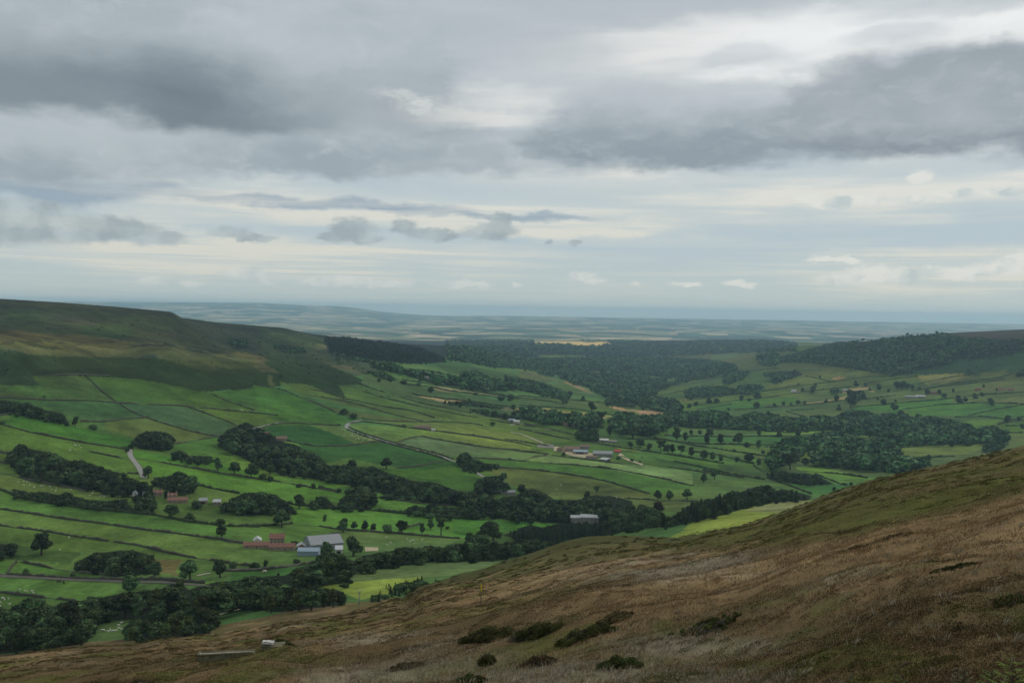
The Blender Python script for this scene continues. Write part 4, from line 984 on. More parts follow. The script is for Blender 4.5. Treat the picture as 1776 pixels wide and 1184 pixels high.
SINGLES = [
('round','E',285,720,165,'dark rounded tree standing alone in the left-edge pasture',1.05),
('tall','E',1515,610,145,'lone egg-shaped tree on the wall left of the red-roofed farm',1.25),
('round','E',1300,890,140,'leaning broad tree just right of the oval copse',1.15),
('round','E',1505,875,135,'round tree beside the walled track left of the red farm',1.0),
('bush','E',180,850,45,'small twin bush on the walled track at far left',.9),
('bush','E',500,868,30,'tiny thorn bush on the walled track',.9),
('bush','E',1735,808,40,'small bush on the wall below the red-roofed farm',1.0),
('bush','E',1595,812,40,'scrubby bush beside the round tree on the track',1.),
('round','E',1170,465,95,'spreading tree in front of the hamlet roofs',1.3),
('bush','E',1300,480,50,'low bush right of the spreading hamlet tree',1.1),
('round','E',1015,195,90,'round tree beside the lane above the hamlet',.95),
('open','E',1140,330,60,'small airy tree between the hamlet roofs',.9),
('bush','E',1340,395,60,'rounded bush in front of the grey hamlet barn',1.3),
('round','E',1490,140,90,'small round tree on the sloping hedge above the copse',.9),
('round','E',1605,170,95,'left of two spreading trees on the sloping hedge',1.15),
('round','E',1720,190,105,'right of two spreading trees on the sloping hedge',1.15),
('round','F',270,165,65,'round tree at the foot of the wooded gill',1.3),
('bush','F',220,205,45,'left of two little bushes below the sloping hedge',.8),
('bush','F',270,215,45,'right of two little bushes below the sloping hedge',.9),
('bush','F',470,255,25,'flat bush on the hedge below the gill',1.2),
('open','F',565,265,50,'spindly tree on the hedge below the gill',.8),
('bush','F',745,292,30,'left bush before the copse on the gill hedge',1.1),
('bush','F',805,300,42,'right bush before the copse on the gill hedge',1.1),
('round','F',350,530,130,'broad oak at the end of the hedge above the red farm',1.15),
('round','F',470,400,100,'full round tree on the hedge left of the gill copse',1.1),
('open','F',645,488,52,'slender lone tree in the middle of the bright field',.8),
('round','F',1830,450,60,'small tree at the end of the thick hedge row',1.),
('round','F',770,565,105,'dark oak at the wall corner above the red farm',1.0),
('round','F',845,550,65,'rounded tree just right of the wall corner oak',1.),
('tall','F',920,540,58,'left of two small trees on the wall above the sheep field',1.2),
('tall','F',975,545,55,'right of two small trees on the wall above the sheep field',1.1),
('bush','F',1080,562,62,'round bush on the wall above the sheep field',1.0),
('round','F',1170,570,95,'spreading tree on the wall above the sheep field',1.1),
('tall','F',1310,580,85,'pointed tree on the wall above the sheep field',1.),
('open','F',1440,585,125,'tall airy tree on the wall above the sheep field',1.1),
('round','F',1370,545,75,'round tree attached to the tall airy tree',1.),
('round','F',1740,620,130,'big tree at the right end of the sheep field wall',1.1),
('round','F',1650,655,90,'dark tree below the sheep field corner',1.),
('round','F',655,745,125,'dark tree hiding the right end of the grey farm shed',1.0),
('round','F',840,725,140,'large dark tree directly right of the grey farm shed',1.15),
('bush','F',538,628,40,'small conical bush behind the grey farm shed',.9),
('bush','F',440,640,25,'scrubby bush behind the red farm cottage',1.4),
('round','F',1065,130,80,'pair-crowned tree alone under the dark green field',1.35),
('round','F',830,130,68,'round tree on the upper rim of the gill',1.3),
('bush','F',445,775,38,'bush on the earth bank below the red farm',1.3),
('tall','F',237,798,50,'small dark tree on the earth bank',1.1),
('bush','F',160,805,40,'low bush left of the small tree on the earth bank',1.2),
('bush','F',10,810,45,'bush at the left end of the earth bank',1.1),
('bush','F',778,945,40,'dark thorn bush in the bright field below the river',1.2),
('round','E',890,985,140,'tall tree rising above the lower left wood',1.2),
('round','E',250,1145,140,'dark tree at the wall in the lower left pasture',1.1),
('round','G',285,225,75,'round tree above the grey barn roof clump',1.2),
('round','G',410,318,92,'domed tree right of the grey barn roof',1.1),
('open','G',925,315,78,'small tree behind the pale farmhouse wood',.8),
('round','G',860,345,68,'round tree touching the small tree behind the farmhouse',1.),
('round','G',1345,345,75,'left half of the twin tree on the field wall',1.1),
('round','G',1425,345,70,'right half of the twin tree on the field wall',1.1),
('round','G',1545,340,78,'spreading lone tree right of the twin tree',1.15),
('copper','G',1345,445,95,'purple-leaved beech above the moor knoll',1.15),
('round','G',1660,225,70,'left of two trees on the crest right of the middle farm',1.05),
('round','G',1735,200,78,'right of two trees on the crest right of the middle farm',1.05),
('round','G',220,620,140,'broad tree rising behind the conifer row',1.2),
('round','G',60,650,90,'round tree left of the conifer row',1.1),
('round','G',50,465,95,'pale round tree at the wood edge below the gill',.9),
('bush','B',645,505+400,1,'',1.) if False else None,
('bush','B',575,865,45,'upper clump of bushes where the lane bends',1.1),
('bush','B',640,892,40,'lower clump of bushes where the lane bends',1.2),
('round','A',515,945,72,'round tree at the end of the upper shelter belt',.9),
('bush','A',645,965,42,'bush right of the upper shelter belt',1.),
('bush','A',1180,1058,42,'small bush on the bracken field wall',.8),
('bush','A',15,930,30,'bush at the left edge on the long wall',1.),
('bush','A',1170,1040,20,'thorn beside the field wall clump',.8) if False else None,
('round','B',1390,1184+20,80,'round tree beside the lane left of the middle farm',1.2),
('bush','B',990,655,30,'dark bush on the rough slope left',1.3),
('bush','B',1090,668,30,'dark bush on the rough slope right',1.1),
('round','B',1172,715,52,'lone dark tree standing on the rough slope',1.1),
('round','B',1440,795,42,'lone tree by the pale stubble strip',1.1),
('bush','B',1480,730,22,'small bush on the pale stubble strip',1.1),
('bush','B',1597,940,30,'bush on the wall left of the blue sheds',1.1),
('bush','B',990,950,24,'bush on the wall left of the stone farmhouse',1.2),
('round','C',765,1080,35,'bush right of the white shed',1.2),
('bush','R',1320,560,70,'dark bush below the red machine',1.2),
('bush','R',1540,590,50,'left thorn bush beside the middle farm track',1.),
('bush','R',1670,610,45,'right thorn bush beside the middle farm track',.8),
('bush','R',1710,525,25,'flat bush in the field right of the middle farm',1.2),
('bush','R',370,490,60,'bush in front of the farmyard straw',1.),
]
for s in SINGLES:
    if s: single(*s)

# ---------------- far woods and hedgerow trees
HEDGE_LBL = 'small dark tree dotted along the hedges of the far valley fields'
far_singles = 0
def far_tree(tile, x, y, hz, label=HEDGE_LBL, group='hedgerow trees of the far valley fields'):
    global far_singles
    if single(random.choice(['round', 'round', 'open', 'tall']), tile, x, y, hz, label, 1.25, group): far_singles += 1
for x, y, h in [(65,810,25),(130,803,32),(180,800,20),(228,793,38),(275,795,28),(422,783,30),(490,773,45),(510,835,40),(590,820,130),(600,780,60),(640,750,60),(670,745,45),(815,800,45),(890,835,55),(775,765,20),(895,775,20),(350,670,25),(330,715,55),(262,705,25),(625,670,40),(692,675,35),(720,700,25),(780,695,45),(850,710,25),(905,680,45),(940,685,58),(975,685,40),(1010,685,30),(1060,695,28),(1110,725,45),(1200,725,35),(1230,748,40),(1290,710,28),(1330,785,55),(1375,775,35),(1440,755,40),(1490,740,35),(1550,800,55),(1500,675,20),(1590,700,20),(930,880,50),(975,880,25),(1050,900,45),(1660,918,55),(1740,905,30),(1765,960,40),(100,1015,50),(230,1010,45),(1400,1078,60),(1280,1085,50),(1120,1180,45),(500,710,25),(470,710,20),(230,660,15),(380,615,20),(720,990,20)]:
    far_tree('D', x, y, h)
for x, y, h in [(500,840,65),(560,930,90),(620,1010,80),(780,1030,110),(900,1025,80),(1080,1045,100),(1140,1050,70),(1310,1005,55),(1285,1070,85),(1380,1070,80),(1500,1065,80),(1640,1100,65),(1560,1090,40),(1645,1008,40),(760,1080,35),(830,1090,70),(890,1105,50),(970,1115,75),(1010,1115,60),(1050,1130,70),(1110,1140,70),(1180,1155,75),(1265,1165,60),(1325,1170,50),(1380,1180,40),(1475,1120,25),(1740,1180,80),(1570,1184,55),(300,795,70),(350,740,40),(440,770,35),(1165,820,40),(1210,805,35),(1300,790,50),(1350,790,40),(1520,770,40),(1575,775,30),(1625,820,45),(1630,760,50),(1750,810,25),(1180,765,30),(1435,835,20),(850,835,25),(1705,880,40),(1180,1000,35),(1240,1000,35)]:
    far_tree('C', x, y, h)
for x, y, h in [(820,640,30),(900,640,30),(1270,790,25),(1300,795,25),(1350,800,30),(1520,815,25),(1580,820,25),(1660,770,50),(1720,770,60),(1740,830,40),(1560,870,40),(1610,880,45),(1680,900,50),(1740,880,50),(1640,760,30),(540,505,25),(900,520,20),(1610,650,40),(1690,640,50)]:
    far_tree('B', x, y, h, 'small dark tree dotted below the conifer plantation slope', 'hedgerow trees below the conifer plantation')
for x, y, h in [(430,75,60),(525,105,100),(605,80,40),(665,85,45),(305,70,60),(360,80,35),(240,65,30),(760,220,25),(850,190,20),(1030,60,60),(1100,80,60),(380,20,25)]:
    far_tree('H', x, y, h, 'dark field tree beside the river right of the middle farm', 'field trees right of the middle farm')
print('far singles', far_singles)

MINI = []
for sd_ in range(5):
    r = np.random.RandomState(300 + sd_)
    n_ = 46
    cs = np.array([(0, 0, 5.), (1.6, .5, 4.), (-1.4, .8, 5.5), (.2, -1.5, 6.5), (0, .4, 7.4)]) + r.normal(size=(5, 3)) * .5; rs = np.array([3, 2.1, 2., 2, 1.6])
    MINI.append(leaves(r, cs, rs, n_, 1.15)[0:3:2] + (None,))
MINIC = []
for sd_ in range(3):
    r = np.random.RandomState(330 + sd_); z = .5 + 9.5 * r.rand(34); th = r.rand(34) * 6.28; q = 2.3 * (1 - z / 10.4)
    p = np.stack([np.cos(th) * q, np.sin(th) * q, z], 1); s = 1.0
    a = np.stack([-np.sin(th), np.cos(th), 0 * th], 1) * s; b = np.stack([np.cos(th) * .3, np.sin(th) * .3, 1 + 0 * th], 1)
    V_ = np.stack([p - a, p + a, p + a * .2 + b * 1.5, p - a * .2 + b * 1.5], 1).reshape(-1, 3)
    MINIC.append((V_, np.repeat((.7 + .6 * r.rand(34))[:, None] * np.ones((1, 3)), 4, 0), None))
def far_wood(name, label, zones, mat, protos, seed):
    Vs = []; Cs = []; r = np.random.RandomState(seed)
    cnt = 0
    for (tile, poly, h, sp, nt_) in zones:
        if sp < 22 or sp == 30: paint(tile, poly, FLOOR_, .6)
        if sp < 22: sp *= .78; nt_ = int(nt_ * 1.5)
        for X, Y, hh in scatter(tile, poly, h, sp, n_try=nt_, ymin=900., seed=seed + cnt % 97, clear=60. if sp < 16 else 150.):
            v, c, _ = protos[r.randint(len(protos))]; s = hh / 8.6; a = r.rand() * 6.28
            w_ = 1.0 + sp / 28.
            rot = np.array([[math.cos(a) * w_, -math.sin(a) * w_, 0], [math.sin(a) * w_, math.cos(a) * w_, 0], [0, 0, 1]])
            Vs.append(v @ rot.T * s + [X, Y, float(zat(X, Y)[0]) - .6]); Cs.append(c * (.5 + 1.0 * r.rand()) * (1 + .08 * r.normal(size=3))); cnt += 1
    V = np.concatenate(Vs); Cc = np.clip(np.concatenate(Cs), .15, 2)
    me = mesh_np(name, V, np.arange(len(V)).reshape(-1, 4), mat, Cc)
    tag(link(name, me), label, 'wood', kind='stuff'); print(name, cnt)
FLOORS_DONE = False
far_wood('valley_floor_wood', 'dark broadleaf woods along the far valley floor', [
 ('C', [(20,815),(100,805),(160,840),(250,830),(310,880),(300,930),(200,930),(20,890)], 13, 11, 1200),
 ('C', [(300,860),(400,850),(430,880),(500,850),(560,880),(560,950),(430,960),(300,930)], 13, 11, 1200),
 ('C', [(640,880),(700,840),(740,850),(820,870),(1000,860),(1010,900),(1000,980),(900,1010),(700,1000),(640,960)], 13, 12, 1800),
 ('C', [(1000,850),(1060,830),(1120,840),(1210,840),(1330,830),(1400,840),(1460,890),(1600,850),(1776,870),(1776,965),(1500,960),(1300,950),(1000,950)], 13, 12, 3500),
 ('D', [(0,870),(80,880),(300,880),(360,860),(480,880),(570,835),(680,830),(760,860),(890,850),(980,870),(1020,880),(1140,870),(1280,900),(1400,935),(1450,965),(1560,935),(1660,980),(1670,1050),(1450,1060),(1200,1070),(920,1080),(800,1020),(640,1000),(470,970),(200,980),(0,970)], 13, 13, 6000),
 ('D', [(70,1060),(170,1010),(280,1010),(480,975),(560,1005),(700,1035),(800,1005),(920,1085),(860,1140),(980,1150),(1100,1160),(1100,1240),(900,1260),(340,1220),(330,1165),(370,1130),(240,1110),(230,1180),(30,1250),(40,1120),(90,1090)], 13, 12, 5000),
 ('D', [(1500,1080),(1600,1040),(1680,1060),(1600,1110),(1480,1130)], 9, 10, 500),
 ('D', [(40,640),(80,580),(210,560),(270,590),(160,620),(60,648)], 11, 12, 800),
 ('D', [(0,575),(120,565),(130,600),(0,605)], 10, 12, 500),
 ('D', [(450,695),(500,690),(540,710),(460,720)], 8, 11, 200),
 ('D', [(570,745),(620,700),(680,705),(690,735),(600,780)], 11, 11, 500),
 ('C', [(1620,450),(1700,440),(1776,440),(1776,530),(1650,520)], 11, 14, 800),
 ('C', [(1400,590),(1480,560),(1580,560),(1560,600),(1480,640),(1400,660)], 11, 14, 800),
 ('C', [(1500,665),(1560,650),(1670,655),(1660,710),(1550,730),(1500,710)], 11, 13, 800),
 ('C', [(1130,700),(1220,670),(1400,665),(1500,690),(1500,725),(1380,735),(1140,750)], 10, 14, 900),
 ('C', [(1730,610),(1800,600),(1800,645),(1730,650)], 9, 12, 200),
 ('B', [(760,500),(900,505),(1000,550),(1150,560),(1300,590),(1600,640),(1600,705),(1450,695),(1200,655),(1000,595),(760,545)], 12, 14, 3500),
 ('B', [(725,560),(850,570),(950,625),(900,635),(800,605)], 10, 13, 700),
 ('B', [(1380,570),(1480,560),(1560,600),(1700,640),(1750,700),(1600,700),(1380,620)], 12, 14, 1500),
 ('B', [(1450,830),(1560,830),(1700,865),(1776,870),(1776,900),(1600,885),(1450,845)], 9, 11, 600),
 ('B', [(1290,775),(1450,775),(1590,800),(1680,815),(1640,825),(1300,795)], 6, 10, 400),
 ('C', [(-60,600),(150,640),(280,690),(350,730),(330,760),(200,740),(-60,680)], 11, 14, 1500),
 ('C', [(110,555),(180,550),(240,580),(240,600),(130,580)], 10, 13, 400),
 ('D', [(1720,570),(1800,545),(1800,600),(1720,605)], 8, 14, 200),
 ('A', [(1560,350),(1600,340),(1690,345),(1700,400),(1620,420),(1570,400)], 6, 12, 300),
 ('B', [(100,380),(300,400),(330,440),(250,450),(100,410)], 6, 16, 300),
 ('B', [(470,440),(520,430),(760,490),(760,510),(600,490)], 8, 15, 600),
], LEAF, MINI, 401)
far_wood('hillside_wood', 'dark wood covering the steep far right hillside', [
 ('D', [(-60,520),(130,460),(380,395),(450,372),(600,352),(700,350),(860,322),(1000,308),(1080,296),(1200,292),(1350,330),(1500,365),(1460,450),(1300,500),(1200,525),(1000,580),(900,592),(700,562),(480,530),(300,505),(130,505)], 10, 13, 16000),
 ('D', [(1400,330),(1600,345),(1776,345),(1900,350),(1776,430),(1700,450),(1500,480),(1400,500)], 7, 21, 3000),
 ('D', [(1250,520),(1500,530),(1650,510),(1450,575),(1250,560)], 6, 24, 400),
], LEAF, MINI, 402)
far_wood('valley_mouth_wood', 'bluish dark forest filling the mouth of the dale', [
 ('C', [(-60,455),(150,475),(400,465),(900,465),(1300,485),(1480,515),(1500,560),(1350,600),(1150,640),(1000,680),(900,730),(1060,750),(1120,800),(1100,840),(950,840),(800,795),(600,750),(550,720),(480,680),(350,640),(250,590),(100,560),(-60,540)], 12, 17, 16000),
 ('C', [(-500,350),(0,345),(350,345),(700,352),(1100,358),(1600,345),(1690,335),(1776,352),(1900,365),(1900,430),(1480,440),(1000,465),(0,460),(-500,430)], 11, 30, 14000),
 ('B', [(1280,400),(1500,430),(1776,460),(1850,500),(1776,540),(1600,540),(1450,510),(1290,490)], 11, 17, 3000),
 ('C', [(590,760),(660,760),(800,800),(790,815),(600,800)], 9, 13, 300),
], LEAF, MINI, 403)
far_wood('conifer_plantation', 'dark conifer plantation on the spur left of the valley mouth', [
 ('B', [(440,345),(600,335),(700,355),(900,372),(1100,412),(1275,480),(1275,502),(1050,512),(900,497),(750,482),(600,467),(480,425)], 12, 9, 12000),
 ('B', [(300,300),(450,300),(600,312),(740,330),(600,332),(450,325)], 7, 20, 600),
], NEEDLE, MINIC, 404)

far_wood('hillside_scrub', 'scattered dark bushes and bracken clumps on the upper left slopes', [
 ('A', [(-60,480),(200,480),(700,480),(1300,500),(1776,510),(1776,650),(1450,700),(1150,650),(950,615),(210,590),(-60,590)], 1.6, 24, 900),
 ('A', [(-60,430),(60,440),(170,540),(220,620),(290,700),(370,755),(200,715),(-60,680)], 3., 26, 500),
 ('A', [(200,200),(1200,220),(1776,280),(1776,450),(1100,380),(200,300)], 2.2, 45, 700),
 ('B', [(0,270),(300,310),(450,400),(700,520),(740,600),(500,510),(0,460)], 3., 42, 700),
 ('B', [(100,480),(500,530),(720,640),(1000,740),(600,740),(150,640)], 1.8, 26, 700),
], LEAF, MINI, 405)
for i_, g_ in enumerate(GAPS): paint('P', g_, (176, 156, 112) if i_ == 0 else (84, 108, 72), .3)
# the three hundred of each kind that show largest stand as trees of their own, the rest as one mass
PLAN.sort(key=lambda q: -q[0]); used_n = {}; REST = {'broadleaf_tree': [], 'bush': [], 'conifer_tree': [], 'copper_beech': []}
for q in PLAN:
    nm = NAMEOF[q[1]]; used_n[nm] = used_n.get(nm, 0) + 1
    if used_n[nm] <= (290 if nm != 'conifer_tree' else 200): build_tree(*q[1:])
    else: REST[nm].append(q)
print('trees', used_n)
MIDP = []
for sd_ in range(6):
    r = np.random.RandomState(500 + sd_); m_ = 9; cs = []; rs = []
    for i in range(m_):
        th = r.rand() * 6.28; q = 2.4 * math.sqrt(r.rand()); z = 1.8 + 6.2 * r.rand(); q *= (1 - max(0, (z - 5.) / 5.2)) ** .7
        cs.append((math.cos(th) * q, math.sin(th) * q, z)); rs.append(1.3 + .8 * r.rand())
    cs.append((0, 0, 4.6)); rs.append(2.9); cs.append((0, 0, 2.2)); rs.append(2.)
    cs = np.array(cs); rs = np.array(rs)
    V_, F_, C_ = leaves(r, cs, rs, 420, .55); V2, F2 = blobmesh(r, cs, rs, .74)
    V2q = V2[F2[:, [0, 1, 2, 2]]].reshape(-1, 3)
    MIDP.append((np.concatenate([V_, V2[F2[:, :3]].reshape(-1, 3)[:0]]), C_, (V2, F2)))
def mass(name, label, rows, mat, cat, protos, hh):
    if not rows: return
    Vs = []; Cs = []; Fs = []; b = 0; r = np.random.RandomState(9)
    for q in rows:
        _, kind, X, Y, h, *_r = q; w = _r[2]
        v, c, core = protos[r.randint(len(protos))]; s = h / hh; a = r.rand() * 6.28
        rot = np.array([[math.cos(a) * w, -math.sin(a) * w, 0], [math.sin(a) * w, math.cos(a) * w, 0], [0, 0, 1]])
        off = np.array([X, Y, float(zat(X, Y)[0]) - .3]); tn = .5 + 1.0 * r.rand()
        Vs.append(v @ rot.T * s + off); Cs.append(c * tn); Fs.append(np.arange(len(v)).reshape(-1, 4) + b); b += len(v)
        if core is not None:
            v2, f2 = core; n2 = len(f2); tri = f2[:, :3]
            vv = np.stack([v2[tri[:, 0]], v2[tri[:, 1]], v2[tri[:, 2]], (v2[tri[:, 2]] + v2[tri[:, 0]]) / 2], 1).reshape(-1, 3)
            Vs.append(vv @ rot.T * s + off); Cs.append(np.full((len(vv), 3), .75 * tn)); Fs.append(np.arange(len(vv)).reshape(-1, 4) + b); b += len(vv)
    V = np.concatenate(Vs); me = mesh_np(name, V, np.concatenate(Fs), mat, np.clip(np.concatenate(Cs), .15, 2))
    tag(link(name, me), label, cat, kind='stuff')
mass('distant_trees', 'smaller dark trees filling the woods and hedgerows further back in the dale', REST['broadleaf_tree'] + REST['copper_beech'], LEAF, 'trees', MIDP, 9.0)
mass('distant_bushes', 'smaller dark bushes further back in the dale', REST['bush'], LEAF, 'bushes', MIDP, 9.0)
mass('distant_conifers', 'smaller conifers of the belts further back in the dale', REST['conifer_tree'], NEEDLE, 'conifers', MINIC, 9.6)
# ------------------------------------------------------------------ walls, hedges, lanes
STONE_W = plain('wall_stone', (.070, .068, .050), .5, .35)
HEDGE_M = plain('hedge_leaf', (.036, .052, .020), .7, .45)
LANE_M = plain('lane_tarmac', (.24, .235, .215), 3., .15)
TRACK_M = plain('farm_track', (.34, .31, .24), 2., .2)
YARD_M = plain('farm_yard', (.36, .31, .20), 3., .25)
def trace(tile, pl, step=4., ymin=430.):
    """photo polyline -> points on the ground"""
    P_ = TP(tile, pl); out = []
    for (a, b) in zip(P_[:-1], P_[1:]):
        n_ = max(1, int(math.hypot(b[0] - a[0], b[1] - a[1]) / step))
        for k in range(n_):
            out.append((a[0] + (b[0] - a[0]) * k / n_, a[1] + (b[1] - a[1]) * k / n_))
    out.append(P_[-1]); W_ = []
    for q in out:
        c = cast(q[0], q[1], ymin)
        if c and (not W_ or math.hypot(c[0] - W_[-1][0], c[1] - W_[-1][1]) < 160): W_.append(c)
    return W_
def smooth_line(W_, it=1):
    for _ in range(it):
        W_ = [W_[0]] + [((a[0] + 2 * b[0] + c[0]) / 4, (a[1] + 2 * b[1] + c[1]) / 4) for a, b, c in zip(W_[:-2], W_[1:-1], W_[2:])] + [W_[-1]]
    return W_
def ridge(tile, pl, w, h, name, mat, label, cat, group=None, rough=.24):
    W_ = trace(tile, pl)
    if len(W_) < 3: print('short', label); return
    W_ = smooth_line([(a[0], a[1]) for a in W_], 2)
    # resample every 3-8 m
    seg = max(2.5, W_[0][1] / 300.); Q = [W_[0]]
    for a, b in zip(W_[:-1], W_[1:]):
        d = math.hypot(b[0] - a[0], b[1] - a[1]); k = max(1, int(d / seg))
        for i in range(1, k + 1): Q.append((a[0] + (b[0] - a[0]) * i / k, a[1] + (b[1] - a[1]) * i / k))
    Q = np.array(Q); n_ = len(Q); Z = zat(Q[:, 0], Q[:, 1])
    d = np.gradient(Q, axis=0); d /= (np.linalg.norm(d, axis=1)[:, None] + 1e-9); nrm = np.stack([-d[:, 1], d[:, 0]], 1)
    V = []
    prof = [(-.5, -.9), (-.46, .55), (-.22, 1.), (.22, 1.), (.46, .55), (.5, -.9)]
    rr = np.random.RandomState(len(label) + n_)
    hv = h * (1 + rough * rr.normal(size=n_)); gp = vnoise(np.arange(n_) * .13, np.zeros(n_) + len(label), 3); hv *= np.where(gp < .13, .25, 1.) * (.75 + .5 * gp); wv = w * (1 + rough * rr.normal(size=n_))
    c0 = Q[0]
    for (a, b) in prof:
        q = Q + nrm * (a * wv)[:, None] + rr.normal(size=(n_, 2)) * rough * .3
        V.append(np.stack([q[:, 0] - c0[0], q[:, 1] - c0[1], Z - Z[0] + (hv * b if b > 0 else b)], 1))
    V = np.stack(V, 1).reshape(-1, 3); m_ = len(prof); FC = []
    i = np.arange(n_ - 1)[:, None] * m_; k = np.arange(m_)[None]
    FC = np.stack([i + k, i + (k + 1) % m_, i + m_ + (k + 1) % m_, i + m_ + k], -1).reshape(-1, 4)
    ends = np.array([[0, 1, 2, 3], [0, 3, 4, 5]]); FC = np.concatenate([FC, ends, ends[:, ::-1] + (n_ - 1) * m_])
    o = link(name, mesh_np(name, V, FC, mat), loc=(c0[0], c0[1], Z[0]))
    return tag(o, label, cat, group)
def wall(tile, pl, label, w=1.1, h=1.7, group=None): return ridge(tile, pl, w, h, 'field_wall', STONE_W, label, 'wall', group)
def hedge(tile, pl, label, w=1.9, h=2.2, group=None): return ridge(tile, pl, w, h, 'hedge', HEDGE_M, label, 'hedge', group, .28)
def strip(tile, pl, w, name, mat, label, cat='lane', lift=.35, kind='structure', ymin=430.):
    W_ = trace(tile, pl, 2., ymin)
    W_ = smooth_line([(a[0], a[1]) for a in W_], 3); Q = np.array(W_); n_ = len(Q)
    if n_ < 2: print('no strip', label); return
    d = np.gradient(Q, axis=0); d /= (np.linalg.norm(d, axis=1)[:, None] + 1e-9); nrm = np.stack([-d[:, 1], d[:, 0]], 1)
    V = []
    for a in (-.5, -.17, .17, .5):
        q = Q + nrm * a * w; V.append(np.stack([q[:, 0], q[:, 1], zat(q[:, 0], q[:, 1]) + lift], 1))
    V = np.stack(V, 1).reshape(-1, 3); i = np.arange(n_ - 1)[:, None] * 4; k = np.arange(3)[None]
    FC = np.stack([i + k, i + k + 1, i + 5 + k, i + 4 + k], -1).reshape(-1, 4)
    o = link(name, mesh_np(name, V, FC, mat))
    return tag(o, label, cat, kind=kind)
